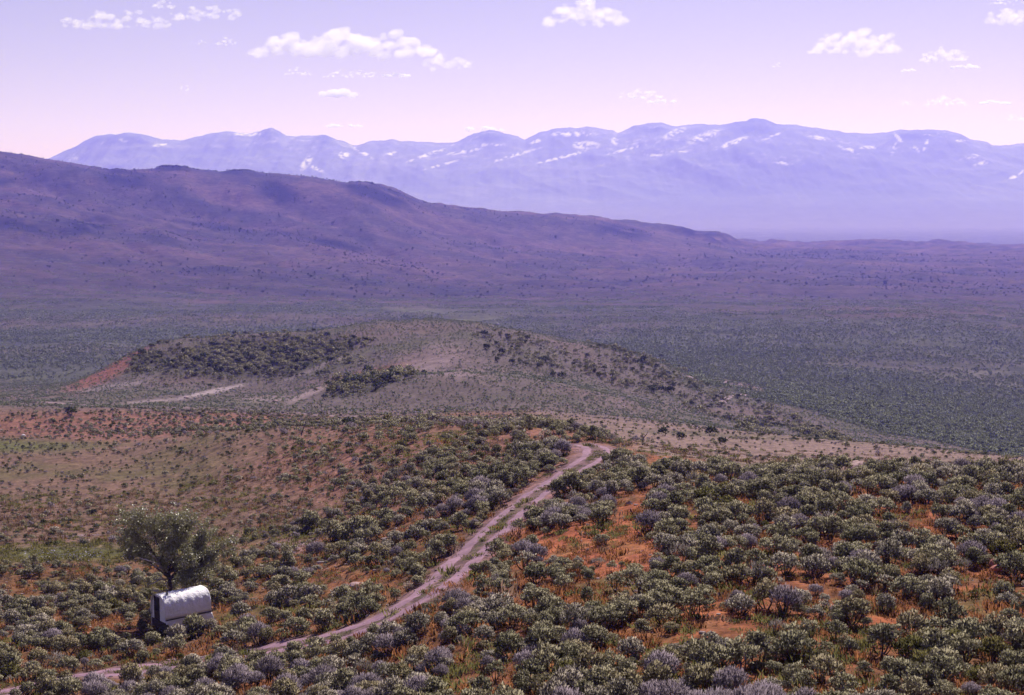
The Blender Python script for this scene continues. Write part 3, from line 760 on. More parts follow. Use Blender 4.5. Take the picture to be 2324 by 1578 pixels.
# wooden box: one board after another
for k in range(3):
    m = MB(); m.box(x0+.04, x0+.09, -WW/2+.08, WW/2-.08, .52+.165*k, .675+.165*k); m.build('front_board', M_WOOD, wagon)
for sd in (-1, 1):
    for k in range(2):
        m = MB(); y = sd*(WW/2-.12); m.box(x0+.09, x1-.05, min(y, y-sd*.04), max(y, y-sd*.04), .60+.2*k, .79+.2*k); m.build('side_board', M_WOOD, wagon)
m = MB(); m.box(x0+.05, x1-.05, -WW/2+.2, WW/2-.2, .54, .59); m.build('floor', M_WOOD, wagon)
for sd in (-1, 1):
    m = MB(); m.box(x0-.01, x1+.01, sd*(WW/2+.035)-.02, sd*(WW/2+.035)+.02, 1.235, 1.30); m.build('strap', M_STRAP, wagon)
for xx, R in ((x0+.65, .46), (x1-.65, .52)):
    m = MB(); m.tube([(xx, -WW/2+.12, R), (xx, WW/2-.12, R)], .04, 8); m.build('axle', M_IRON, wagon)
    for sd in (-1, 1):
        y = sd*(WW/2-.26)
        m = MB(); m.ring((xx, y, R), None, R, .05, .03); wh = m.build('wheel', M_WOOD, wagon)
        m = MB(); m.tube([(xx, y-.08, R), (xx, y+.08, R)], .07, 10); m.build('hub', M_IRON, wh)
        for k in range(10):
            t = 2*math.pi*k/10
            m = MB(); m.tube([(xx+.06*math.cos(t), y, R+.06*math.sin(t)), (xx+(R-.05)*math.cos(t), y, R+(R-.05)*math.sin(t))], .018, 6); m.build('spoke', M_WOOD, wh)
m = MB(); m.tube([(x0+.4, 0, .46), (x0-.9, .1, .34), (x0-1.6, .15, .22)], [.05,.045,.04], 8); m.build('tongue', M_WOOD, wagon)
# stovepipe through the roof near the front
m = MB(); m.tube([(x0+.55, -.30, 2.45), (x0+.55, -.30, 3.02)], .055, 10); sp = m.build('stovepipe', M_STEEL, wagon)
m = MB(); m.tube([(x0+.55, -.30, 3.06), (x0+.55, -.30, 3.09), (x0+.55, -.30, 3.16)], [.11,.11,.02], 10); m.tube([(x0+.55,-.30,3.0),(x0+.55,-.30,3.07)], .02, 6); m.build('cap', M_STEEL, sp)

# ------------------------------------------------------------------ the tree behind the wagon
TD = wg_c.y + 3.7
ub, _ = us(390, 1370)
tb_ = Vector((ub*TD, TD, float(H(ub*TD, TD))))
tree = empty('leafy_tree', tb_)
tag(tree, 'broad leafy tree with glinting dark leaves standing behind the covered wagon', 'tree')
def tp(zx, zy, dd=0.0):
    """a point of the crown, from the enlarged view of the tree to tree-local metres"""
    X = (200 + zx*.25355)*.96792; Y = (1130 + zy*.25355)*.96792
    u, s = us(X, Y); y = TD + dd
    return np.array((u*y, y, s*y)) - np.array(tb_)
LOBES = [(440,400,175,165,0,1.0),(390,540,120,140,.6,1.1),(560,330,130,95,-.8,.9),(700,400,190,160,.5,.8),(940,390,180,130,-.5,.9),(1110,480,140,130,.4,.9),(1320,590,95,85,.2,.35),(760,610,130,110,-.7,.8),(1040,620,160,120,.6,1.1),(960,830,110,80,-.3,1.1),(1130,760,100,90,.4,.9),(520,620,110,80,.3,.7),(1000,700,130,70,-1.0,.8),(860,470,150,150,1.2,.8),(900,750,140,100,.2,.8),(1010,880,110,60,-.2,.7),(620,690,110,70,.9,.5),(820,300,190,70,0,.6),(420,640,100,60,.3,.6),(930,900,100,60,-.8,.8),(1080,840,110,70,-.5,.8),(690,720,90,60,-.2,.6),(1200,660,90,80,.3,.7)]
mpz = abs(tp(100,0)[0]-tp(0,0)[0])/100
tr = np.random.default_rng(99)
fork = tp(770, 830)
mt = MB()
trunk_pts = [np.array((0,0,-.3)), tp(795,1080)*.9+np.array((0,0,.0)), tp(785,960), fork]
trunk_pts[0] = np.array((trunk_pts[1][0]*.9, 0, -.35))
mt.tube(trunk_pts, [.21,.17,.14,.12], 9)
mt.build('trunk', B_TREE, tree, True)
ml = MB(); LV=[]; LF=[]; nv=0
for li,(lx,ly,rx,ry,dd,dens) in enumerate(LOBES):
    c = tp(lx, ly, dd*1.6); start = fork if li % 3 else (fork + tp(785,960))/2
    mid = (start + c)/2 + np.array((0,0,.35)) + tr.normal(size=3)*.2
    t = np.linspace(0,1,6)[:,None]; pts = (1-t)**2*start + 2*t*(1-t)*mid + t*t*c
    ml.tube(pts, [.075,.062,.05,.036,.024,.012], 6, False)
    R = np.array((rx*mpz*1.07, rx*mpz*.9, ry*mpz*1.0))*.95
    nt2 = int(20*dens*rx/130)
    for k in range(nt2):
        d = tr.normal(size=3); d /= np.linalg.norm(d); e = c + d*R*tr.uniform(.5,1.16)
        s0 = pts[tr.integers(2,6)]
        m2 = (s0+e)/2 + tr.normal(size=3)*.12
        q = np.linspace(0,1,4)[:,None]; pp = (1-q)**2*s0+2*q*(1-q)*m2+q*q*e
        ml.tube(pp, [.022,.016,.010,.005], 4, False)
        n = int(92*tr.uniform(.6,1.4))
        tt = tr.uniform(.35,1.12,n)[:,None]
        P = (1-tt)**2*s0+2*tt*(1-tt)*m2+tt*tt*e + tr.normal(size=(n,3))*.14
        D = tr.normal(size=(n,3))*.8 + np.array((0,0,-.35))
        v,f = kites(P, D, tr.uniform(.10,.16,n), tr.uniform(.04,.06,n), tr); LV.append(v); LF.append(f+nv); nv+=len(v)
ml.build('limbs', B_TREE, tree, True)
LF = np.vstack(LF); pale = (np.random.default_rng(5).random(nv//4) < .26)[LF[:, 0]//4]
obj('crown', raw_mesh('crown', np.vstack(LV), LF, (L_TREE, L_TREE2), pale), tree)
md = MB()
DEADB = [[(770,830),(700,760),(640,730),(570,700)],[(720,780),(660,690),(640,660)],[(740,800),(690,790),(650,760)],[(775,900),(720,900),(690,930),(655,955)],[(760,930),(730,880),(720,850)],[(785,1000),(720,1010),(665,1000)],[(780,1060),(720,1030),(680,1005)],[(785,985),(782,960),(800,930)]]
for P in DEADB:
    md.tube([tp(p[0]-25*k, p[1], -.8*k) for k,p in enumerate(P)], np.linspace(.065,.03,len(P)), 5)
o = md.build('dead_branches', B_DEAD, tree, True); o['label'] = 'bare bleached dead branches low on the left of the trunk'

# ------------------------------------------------------------------ posts, snag, logs and boulders
def stick(name, X, Y, pts, radii, mat, label, cat):
    p = at(X, Y); r = empty(name, p); tag(r, label, cat)
    m = MB(); m.tube(pts, radii, 7); m.build('shaft', mat, r, True); return r
r_ = stick('leaning_post', 682, 986, [(0,0,-.3),(.35,0,.7),(.75,.05,1.75)], [.09,.08,.07], B_GREY, 'leaning dark wooden post alone on the grassy crest left of the track', 'post')
r_ = stick('forked_snag', 1457, 1010, [(0,0,-.2),(.05,0,.4),(.16,0,.8)], [.07,.06,.05], B_GREY, 'dead forked snag standing on the pinkish meadow beyond the track bend', 'snag')
m = MB(); m.tube([(.16,0,.8),(.45,0,1.15),(.6,.05,1.5)], [.05,.04,.02], 6); m.build('fork', B_GREY, r_, True)
m = MB(); m.tube([(.14,0,.75),(-.05,.05,1.15),(-.1,.05,1.35)], [.045,.03,.015], 6); m.build('fork', B_GREY, r_, True)

def boulder(X, Y, size, squash, mat, label, seed, skip=30):
    r = np.random.default_rng(seed); p = at(X, Y, skip)
    bm = bmesh.new(); bmesh.ops.create_icosphere(bm, subdivisions=3, radius=1)
    off = r.uniform(0, 50)
    for v in bm.verts:
        c = np.array(v.co); n = float(fbm(np.array(c[0]*1.1+off+c[2]), np.array(c[1]*1.1-c[2]*.7), 3, seed))
        f = 1 + .38*n
        v.co = Vector((c[0]*f*size, c[1]*f*size*r.uniform(.98,1.02)*.8, c[2]*f*size*squash))
    me = bpy.data.meshes.new('boulder'); bm.to_mesh(me); bm.free(); me.materials.append(mat)
    o = obj('boulder', me, None, (p.x, p.y, p.z + size*squash*.25)); o.rotation_euler[2] = r.uniform(0, 6)
    tag(o, label, 'boulder'); return o
M_PINK = simple('boulder_pink', (.36,.24,.23), sc=3); M_WHITE = simple('boulder_pale', (.46,.41,.45), sc=2); M_RUST = simple('boulder_rust', (.42,.17,.13), sc=3)
boulder(1946, 1066, .85, .55, M_PINK, 'low pale pink boulder among the sagebrush at the top of the right-hand slope', 1)
boulder(2268, 1300, .55, .9, M_RUST, 'upright rust red boulder standing in the brush near the right edge', 2)
boulder(53, 990, .5, .6, M_WHITE, 'white boulder below the red bank beside the green grass at far left', 3)
boulder(90, 1368, .30, .7, M_WHITE, 'small white stone between bushes left of the covered wagon', 4)
boulder(1128, 737, 1.6, .7, M_WHITE, 'white boulder on the crest of the round hill right of its summit', 5, 500)
boulder(812, 1330, .55, .35, M_PINK, 'flat pinkish rock on the orange bare patch left of the track', 6)
boulder(624, 912, .7, .6, M_PINK, 'pale boulder at the foot of the round hill below the white gully', 7)
boulder(422, 904, .6, .6, M_PINK, 'dusty pale boulder at the lower end of the white wash on the hill', 8)
lg = [((712,1272),(.0,.0),1.5,.10,20,'weathered grey log lying on the pale dirt left of two dark bushes'),
      ((735,1279),(.0,.0),1.1,.08,-12,'short bleached log lying nearest the sagebrush left of the track'),
      ((690,1282),(.0,.0),1.3,.06,35,'thin grey log lying at the left end of the log scatter')]
for (q, _, L, R, a, lab) in lg:
    p = at(*q); r = empty('log', (p.x, p.y, p.z+R*.6), math.radians(a)); tag(r, lab, 'log', 'logs on the pale dirt left of the track')
    m = MB(); m.tube([(-L/2,0,0),(-L*.1,.05,.03),(L/2,0,0)], [R,R*.9,R*.6], 8); m.build('trunk', B_GREY if L != 1.1 else B_DEAD, r, True)
    m = MB(); m.tube([(L*.1,.03,.03),(L*.25,.2,.22),(L*.3,.32,.35)], [R*.4,R*.3,R*.15], 5); m.build('branch_stub', B_GREY if L != 1.1 else B_DEAD, r, True)

# ------------------------------------------------------------------ rock outcrops on the ridge
M_OUT = simple('outcrop_rock', (.040,.034,.038), sc=.05, amp=.35)
OUTC = [(272,386,20,'small dark rock outcrop on the ridge crest above the dark scree'),(395,384,62,'long flat-topped dark rock outcrop on the ridge crest'),(545,391,52,'dark broken rock outcrop in the middle of the ridge crest'),(815,415,44,'dark rock outcrop where the ridge crest starts to fall'),(1622,528,24,'last dark rock outcrop at the low right end of the ridge')]
for k,(X,Y,wd,lab) in enumerate(OUTC):
    r = np.random.default_rng(200+k)
    u, s = us(X, Y); ys = YS[(YS > 2700) & (YS < 4100)]; zz = H(u*ys, ys); y = ys[np.argmax(zz/ys)]
    c = np.array((u*y, y, float(H(u*y, y)))); wm = wd/F*y
    root = empty('rock_outcrop', c); tag(root, lab, 'rock outcrop', 'rock outcrops along the ridge crest')
    for j in range(13):
        a = (j-6)/13*wm*1.1 + r.uniform(-4,4); sz = r.uniform(.04,.13)*wm
        bm = bmesh.new(); bmesh.ops.create_icosphere(bm, subdivisions=2, radius=1)
        for v in bm.verts:
            f = 1 + .35*r.normal()*.5; v.co = Vector((v.co.x*f*sz*1.3, v.co.y*f*sz, v.co.z*f*sz*.60))
        me = bpy.data.meshes.new('rock'); bm.to_mesh(me); bm.free(); me.materials.append(M_OUT)
        gx, gy = c[0]+a, c[1]+r.uniform(-8,8)
        obj('rock', me, root, (a, gy-c[1], float(H(gx, gy))-c[2]))

# ------------------------------------------------------------------ scatter
HMAX = np.maximum.accumulate(GZ/GY, axis=0)              # what the near ground hides
def visible(x, y, top=2.0):
    u = x/y; i = np.clip(np.searchsorted(YS, y)-3, 0, NY-1); j = np.clip(np.searchsorted(U, u), 0, NU-1)
    return (H(x, y)+top)/y >= HMAX[i, j]
def wedge(y0, y1, dens, hu=.41):
    n = int(dens*hu*(y1*y1-y0*y0))
    y = np.sqrt(rng.uniform(y0*y0, y1*y1, n)); x = rng.uniform(-hu, hu, n)*y
    z = H(x, y); X, Y = proj(x, y, z); return x, y, z, X, Y

PTS = dict(x=[], y=[], z=[], s=[], k=[], tilt=[])       # everything instanced
NEARB = []                                               # (x, y, z, scale, variant)
clear_w = lambda x, y: np.hypot(x-wg_c.x, y-wg_c.y)

# --- foreground sagebrush
x, y, z, X, Y = wedge(40, 215, 3.0, .56)
n1 = fbm(x/4.8, y/4.8, 3, 301); n2 = fbm(x/22, y/22, 3, 303); nt_ = fbm(x/11, y/11, 3, 305)
right = (X > 1180) | (Y > 1420)
edge = np.interp(X, [-100,400,700,1000,1200,1400,1700,2323], [1270,1300,1180,1020,1015,1055,1072,1078])
p = np.where(right & (Y > edge), .90 - 0*n1, 0.)
p = np.where((X <= 1180) & (Y > edge), .52, p)
p *= np.clip(.58 + 1.7*n1 + .5*n2, 0.03, 1.2)
size = np.where(y < 75, .66, np.where(y < 110, .68, .68))*np.exp(rng.normal(0, .40, len(x)))
size = np.clip(size, .3, 1.08)
left_s = (X < 1180) & (Y <= edge+60) & (Y > 960)
p = np.where(left_s & (Y <= edge), np.interp(Y, [955,1000,1180,1300], [.05,.05,.065,.14])*np.clip((X-350)/650, .06, 1)*np.clip(.5+1.8*n1, 0, 1.5), p)
size = np.where(left_s, np.clip(size*.72, .3, 1.2), size)
crest = blob(X, Y, 1010, 1050, 400, 110, 0, .3) > .4
p = np.where(crest, np.maximum(p, .17*np.clip(.5+2.0*n1, 0.03, 1.5)), p); size = np.where(crest & (X < 1300), size*1.15, size)
# clearings
YT = Y - .75*size/y*F                                     # where the shrub's upper half would show
for a in [(1335,1236,165,44,0),(760,1310,75,24,0),(600,1330,60,14,0),(160,1256,150,18,0),(250,1425,60,14,0),(1330,1040,40,14,0),(2230,1370,50,20,0),(1880,1470,45,16,0),(1640,1430,35,14,0),(2140,1170,60,12,0),(1430,1145,45,20,0),(700,1240,70,18,0),(560,1395,50,14,0),(40,1345,50,10,0),(2230,1540,70,20,0),(1680,1560,45,14,0),(1570,1180,30,30,0),(1960,1385,40,14,0),(1730,1240,40,20,0),(2270,1300,25,30,0)]:
    p *= 1 - .97*np.maximum(blob(X, Y, *a, .35), blob(X, YT, *a, .35))
p *= 1 - .95*np.maximum(blob(X, Y, 1362, 1032, 26, 24, 0, .4), blob(X, YT, 1358, 1030, 26, 20, 0, .4))
vis_t = np.interp(X, [0, 130, 170, 340, 390, 590, 620, 680, 710, 800, 900], [0, 0, .6, .6, 0, 0, .6, .6, .15, .8, 1.0])
for k_ in (0., 1.0, 2.0, 2.9):
    q_ = 1 + k_*size/np.hypot(x, y); dk_ = dist_to(trk, x*q_, y*q_)
    p *= 1 - (vis_t if k_ else 1.0)*(1 - sstep(1.3, 1.9, dk_ - (.42*size if k_ == 0 else .15*size)))
dtk = dist_to(trk, x, y); p *= (clear_w(x, y) > 2.3)
# the wagon is seen: no tall bush right between it and the camera
lane = (np.abs(X-400) < 110) & (Y < 1475) & (Y > 1380) & (y < wg_c.y)
p *= np.where(lane, .0, 1); 
p *= (Y > 955)
keep = rng.random(len(x)) < p
x, y, z, X, Y, size, nt_ = (a[keep] for a in (x, y, z, X, Y, size, nt_))
order = np.argsort(-size); cell = {}; ok = []
for i in order:
    cx, cy2 = int(x[i]//2), int(y[i]//2); good = True
    for a in (-1,0,1):
        for b in (-1,0,1):
            for j in cell.get((cx+a, cy2+b), ()):
                if (x[i]-x[j])**2+(y[i]-y[j])**2 < (.36*(size[i]+size[j]))**2: good = False; break
            if not good: break
        if not good: break
    if good: cell.setdefault((cx, cy2), []).append(i); ok.append(i)
ok = np.array(ok)
x, y, z, X, Y, size, nt_ = (a[ok] for a in (x, y, z, X, Y, size, nt_))
rv = rng.random(len(x)); tone = nt_ + rng.normal(0, .16, len(x)) + .16*sstep(1430, 1570, Y)*(X < 2000)
var = np.where(tone > .44, 6, np.where(tone > .12, np.where(rv < .5, 3, 4), np.where(tone < -.50, 5, np.choose((rv*4).astype(int).clip(0,3), [0,1,2,7]))))
var = np.where((rv > .965) & (y < 110), 6, var)
r3 = rng.random(len(x))
var = np.where((var < 6) & (r3 < .10), 10, np.where((var < 6) & (r3 < .20), 11, np.where((var < 6) & (r3 < .245), 8, np.where(r3 > .972, 9, var))))
# a few bushes the photo shows at the wagon and the dark pair left of the track
EXTRA = [(440,1447,1.35,0),(476,1438,.8,3),(400,1462,1.1,3),(345,1462,.85,0),(372,1452,.8,0),(455,1442,1.0,4),(560,1440,1.0,0),(230,1470,1.4,0),(755,1232,1.7,7),(820,1222,1.9,2),(700,1205,1.5,0),(500,1446,.8,0),(430,1532,.8,3),(482,1526,.85,0),(540,1518,.8,4),(595,1508,.75,1),(725,1478,.7,3),(765,1464,.6,0),(130,1590,.8,0),(1288,1004,.6,0),(1312,1001,.55,7),(1395,1012,.5,0),(575,1514,.8,0),(505,1524,.9,7),(300,1490,1.1,4)]
for (eX, eY, es, ev) in EXTRA:
    q = at(eX, eY); x = np.append(x, q.x); y = np.append(y, q.y); z = np.append(z, q.z); X = np.append(X, eX); Y = np.append(Y, eY); size = np.append(size, es); var = np.append(var, ev)
infr = (X > 20) & (X < 2303) & (Y < 1600)
score = np.where(infr, size/y, 0); top = np.argsort(-score)[:300]; istop = np.zeros(len(x), bool); istop[top] = True

def place_words(X, Y, d):
    if d < 3.4: return 'beside the rutted track'
    if X < 560: return 'in the bottom left corner' if Y > 1500 else 'near the covered wagon'
    if X < 1000: return 'at the bottom edge below the track' if Y > 1500 else 'just below the track'
    if X < 1420:
        if Y < 1200: return 'above the orange clearing'
        if Y < 1380: return 'just below the orange clearing'
        return 'at the bottom edge, centre' if Y > 1500 else 'well below the orange clearing'
    if X < 1880:
        if Y < 1200: return 'right of clearing near the crest'
        if Y < 1400: return 'to the right of the clearing'
        return 'at the bottom edge, right of centre' if Y > 1500 else 'low on the right slope'
    if Y < 1250: return 'above the rust red boulder'
    if Y < 1400: return 'left of the rust red boulder' if X < 2270 else 'at the right edge'
    return 'in the bottom right corner' if Y > 1500 else 'above the bottom right corner'
dtt = dist_to(trk, x, y)
NUMW = ['zero','one','two','three','four','five','six','seven','eight','nine','ten','eleven','twelve','thirteen','fourteen','fifteen','sixteen']
ORDW = ['leftmost','second','third','fourth','fifth','sixth','seventh','eighth','ninth','tenth','eleventh','twelfth','thirteenth','fourteenth','fifteenth','sixteenth']
base_l = {}
for i in top:
    sw = 'large' if size[i] > 1.0 else ('small' if size[i] < .78 else 'mid-sized')
    base_l.setdefault(f"{sw} {VARS[var[i]]['form']} {VARS[var[i]]['tone']} sagebrush {place_words(X[i], Y[i], dtt[i])}", []).append(i)
label_of = {}
for lb, ids in base_l.items():
    ids.sort(key=lambda i: X[i])
    for k, i in enumerate(ids):
        n = len(ids)
        label_of[i] = lb if n == 1 else (f"{lb}, rightmost of {NUMW[n]}" if k == n-1 else (f"{lb}, leftmost of {NUMW[n]}" if k == 0 else f"{lb}, {ORDW[k]} of {NUMW[n]} from left"))
for i in top[np.argsort(-score[top])]:
    s = float(size[i])
    root = empty('sagebrush', (x[i], y[i], z[i]), rng.uniform(0, 6.28)); root.scale = (s*rng.uniform(.92,1.1), s*rng.uniform(.92,1.1), s*rng.uniform(.85,1.08))
    tag(root, label_of[i], 'shrub', 'sagebrush shrubs of the foreground slope')
    obj('foliage', PROTO[var[i]][0], root); obj('branches', PROTO[var[i]][1], root)
rest = ~istop
def put(x, y, z, s, k, tilt=0):
    PTS['x'].append(x); PTS['y'].append(y); PTS['z'].append(z); PTS['s'].append(s); PTS['k'].append(k); PTS['tilt'].append(np.zeros(len(x))+tilt)
N0, N1, N2 = len(PROTO), len(MID), len(FAR)
nr = rest & (y < 150); put(x[nr], y[nr], z[nr], size[nr], var[nr])
fr = rest & (y >= 150)
mp = np.array([0,0,0,1,1,4,3,0,1,3,1,0]); put(x[fr], y[fr], z[fr], size[fr], N0 + mp[var[fr]])
print('foreground shrubs', len(x))

# --- low scrub of the left slope, bank, meadow and knoll
def scatter(y0, y1, dens, fn, top=1.0):
    x, y, z, X, Y = wedge(y0, y1, dens, .50 if y0 < 400 else .43)
    p, s, k = fn(x, y, X, Y)
    kp = (rng.random(len(x)) < p) & visible(x, y, top)
    put(x[kp], y[kp], z[kp], s[kp], k[kp])
    print('scatter', y0, y1, kp.sum())
def f_slope(x, y, X, Y):
    n = fbm(x/6, y/6, 3, 321); n2 = fbm(x/25, y/25, 3, 322)
    p = np.where((X < 1250) & (Y > 930), .36, .12)*np.clip(.6+1.0*n+.8*n2, .08, 1.2)
    p = np.where((X > 1250) & (y < 125), 0, p)
    p *= sstep(1.6, 2.4, dist_to(trk, x, y)) * (y > 100)
    p *= 1-.95*blob(X, Y, 160, 1256, 170, 20)
    bank = blob(X, Y, 330, 962, 430, 34, 0, .3); p = np.maximum(p, bank*.42*np.clip(.7+1.5*n, 0, 1.3))
    s = np.exp(rng.normal(-1.18, .30, len(x))) + bank*.3*rng.random(len(x))
    r = rng.random(len(x)); k = N0 + np.where(r < .45, 0, np.where(r < .6, 1, np.where(r < .78, 2, np.where(r < .9, 3, 4))))
    return p, s, k
scatter(95, 330, 1.5, f_slope, .5)
def f_knoll(x, y, X, Y):
    n = fbm(x/8, y/8, 3, 331); n2 = fbm(x/40, y/40, 3, 332)
    right = sstep(0, 30, (y-300)-(np.clip(2400-X, 0, 1200))*.26)*(X > 1300)
    p = .45*np.clip(.7+.8*n+.6*n2, .1, 1.1); s = np.exp(rng.normal(-1.15, .28, len(x)))
    r = rng.random(len(x)); k = np.where(r < .5, N0+N1+0, np.where(r < .8, N0+N1+1, N0+N1+2))
    dk = np.maximum.reduce([blob(X, Y, 560, 815, 215, 42, 3, .65), blob(X, Y, 840, 868, 95, 18, 14, .6), blob(X, Y, 330, 822, 40, 20, 30, .4), blob(X, Y, 750, 790, 90, 14, 10, .5)])*(y < 545)
    fl = np.maximum.reduce([blob(X, Y, 1180, 800, 85, 28, -22, .5), blob(X, Y, 1330, 830, 150, 18, -22, .5), blob(X, Y, 1470, 850, 120, 30, -25, .5), blob(X, Y, 1600, 910, 170, 26, -26, .5), blob(X, Y, 1800, 965, 150, 16, -22, .5)])
    d2 = np.maximum(dk, fl*.42); r2 = rng.random(len(x))
    big = r2 < d2*np.clip(.58+.9*n2+1.1*n, .08, .92)
    p = np.where(big, np.maximum(p, d2*.8), p); s = np.where(big, np.exp(rng.normal(-.05, .32, len(x))), s)
    k = np.where(big, N0+np.where(r < .20, 2, np.where(r < .92, 0, 4)), k)
    vs_ = right > .5
    p = np.where(vs_ & ~big, .55*np.clip(.8+.7*n, .2, 1.2), p); s = np.where(vs_ & ~big, np.exp(rng.normal(-.32, .28, len(x))), s)
    for a in [(480,889,80,5,12),(350,910,75,4,4),(700,894,45,6,24),(1680,877,75,9,-12),(960,826,70,14,8)]: p = p*(1-.9*blob(X, Y, *a, .5))
    return p, s, k
scatter(300, 640, 1.5, f_knoll, 1.0)
# scattered tall dark bushes on the flank of the round hill
JX = [(1152,768,2.2),(1103,793,2.6),(1140,805,2.4),(1130,822,2.0),(1160,828,2.2),(1230,826,2.7),(1195,772,2.0),(1275,860,2.4),(1330,812,2.0),(1370,840,2.0),(1455,826,2.6),(1490,838,2.2),(1500,812,2.4),(1440,802,2.0),(1540,835,2.2),(1255,855,1.8),(345,790,2.2),(160,944,2.2),(790,968,1.6),(1505,990,1.6),(1545,996,1.4),(1612,990,1.8),(1640,1010,1.5)]
jx = np.array([list(at(a, b)) for a, b, c in JX]); put(jx[:,0], jx[:,1], jx[:,2]-.1, np.array([c for *_, c in JX])*.8, np.full(len(JX), N0+2))
# --- valley sagebrush
def f_valley(x, y, X, Y):
    n = fbm(x/45, y/30, 3, 341); n2 = fbm(x/260, y/120, 3, 342); nn = fbm(x/14, y/14, 2, 343)
    p = np.clip(.6+.7*n+1.3*n2+.5*nn, .06, 1.0); p = p*(1-.95*sstep(760, 1250, y)); s = np.exp(rng.normal(-.2, .25, len(x)))
    r = rng.random(len(x)); k = N0+N1+np.where(r < .55, 0, np.where(r < .75, 1, 2))
    for a in [(940,702,90,8,-6),(1090,722,80,7,5),(1680,877,75,9,-12)]: p = p*(1-.9*blob(X, Y, *a, .5))
    return p, s, k
scatter(640, 1250, .22, f_valley, 1.2)
NP_ = N0+N1+N2
def f_vpatch(x, y, X, Y):
    n = fbm(x/60, y/40, 3, 351); n2 = fbm(x/300, y/130, 3, 352)
    p = np.clip(.55+.8*n+1.7*n2+.9*fbm(x/330, y/90, 3, 353), .04, 1.0)*sstep(740, 1150, y)*(1-.92*sstep(950, 2350, y + 420*n2 + 300*fbm(x/200, y/110, 3, 355)))
    s = np.exp(rng.normal(.1, .2, len(x))); r = rng.random(len(x))
    k = NP_ + (r*4).astype(int).clip(0,3)
    for a in [(940,702,90,8,-6),(1090,722,80,7,5)]: p = p*(1-.9*blob(X, Y, *a, .5))
    return p, s, k
scatter(740, 2500, .016, f_vpatch, 1.5)
# dark bushes strung along the gullies of the ridge
def f_ridge(x, y, X, Y):
    n5 = fbm(x/500, y/260, 4, 113); n = fbm(x/40, y/40, 3, 361)
    p = np.zeros(len(x))
    for a in [(285,402,60,24,-6),(395,384,50,9,0),(630,437,65,26,-22),(830,432,75,22,-22),(740,560,150,14,-12),(880,600,120,14,-10),(500,516,110,8,-8),(350,612,110,10,0),(1410,525,70,14,-8),(1600,535,80,12,-12)]:
        p = np.maximum(p, blob(X, Y, *a, .6))
    p = p*np.clip(.4+1.2*n, 0, 1)+np.where(n5 > .02, .30, .05)*sstep(1500, 2200, y)
    return p, np.exp(rng.normal(.42, .35, len(x))), np.full(len(x), N0+2)
scatter(1500, 3500, .012, f_ridge, 3)

# --- one instancer for all the shrubs beyond the three hundred nearest
def instancer(name, pts, meshes, jit_tilt=.12):
    xs = np.concatenate(pts['x']); ysx = np.concatenate(pts['y']); zs = np.concatenate(pts['z']); ss = np.concatenate(pts['s']); ks = np.concatenate(pts['k']).astype(np.int32)
    n = len(xs)
    me = bpy.data.meshes.new(name); me.vertices.add(n); me.vertices.foreach_set('co', np.column_stack([xs, ysx, zs]).astype(np.float32).ravel())
    a = me.attributes.new('inst_rot', 'FLOAT_VECTOR', 'POINT'); rot = np.column_stack([rng.normal(0, jit_tilt, n), rng.normal(0, jit_tilt, n), rng.uniform(0, 6.28, n)]).astype(np.float32); a.data.foreach_set('vector', rot.ravel())
    a = me.attributes.new('inst_scale', 'FLOAT_VECTOR', 'POINT'); sc = np.column_stack([ss*rng.uniform(.88,1.14,n), ss*rng.uniform(.88,1.14,n), ss*rng.uniform(.8,1.12,n)]).astype(np.float32); a.data.foreach_set('vector', sc.ravel())
    a = me.attributes.new('inst_kind', 'INT', 'POINT'); a.data.foreach_set('value', ks)
    me.update()
    cl = bpy.data.collections.new(name + '_shapes')
    for i, m in enumerate(meshes):
        cl.objects.link(bpy.data.objects.new(f'{name}_shape_{i:03d}', m))
    ng = bpy.data.node_groups.new(name + '_scatter', 'GeometryNodeTree')
    ng.interface.new_socket('Geometry', in_out='INPUT', socket_type='NodeSocketGeometry')
    ng.interface.new_socket('Geometry', in_out='OUTPUT', socket_type='NodeSocketGeometry')
    N = ng.nodes; Lk = ng.links
    gi = N.new('NodeGroupInput'); go = N.new('NodeGroupOutput'); iop = N.new('GeometryNodeInstanceOnPoints'); ci = N.new('GeometryNodeCollectionInfo')
    ci.inputs['Collection'].default_value = cl; ci.inputs['Separate Children'].default_value = True; ci.inputs['Reset Children'].default_value = True
    def na(nm, dt_):
        q = N.new('GeometryNodeInputNamedAttribute'); q.data_type = dt_; q.inputs['Name'].default_value = nm; return q.outputs['Attribute']
    e2r = N.new('FunctionNodeEulerToRotation')
    Lk.new(na('inst_rot', 'FLOAT_VECTOR'), e2r.inputs[0])
    Lk.new(gi.outputs[0], iop.inputs['Points']); Lk.new(ci.outputs[0], iop.inputs['Instance'])
    iop.inputs['Pick Instance'].default_value = True
    Lk.new(na('inst_kind', 'INT'), iop.inputs['Instance Index']); Lk.new(e2r.outputs[0], iop.inputs['Rotation']); Lk.new(na('inst_scale', 'FLOAT_VECTOR'), iop.inputs['Scale'])
    Lk.new(iop.outputs[0], go.inputs[0])
    o = obj(name, me); md_ = o.modifiers.new('scatter', 'NODES'); md_.node_group = ng
    print(name, n); return o
tag(instancer('sagebrush_cover', PTS, [p[2] for p in PROTO] + MID + FAR + PATCH), 'grey-green sagebrush covering the slopes and the valley floor', 'brush', None, 'stuff')

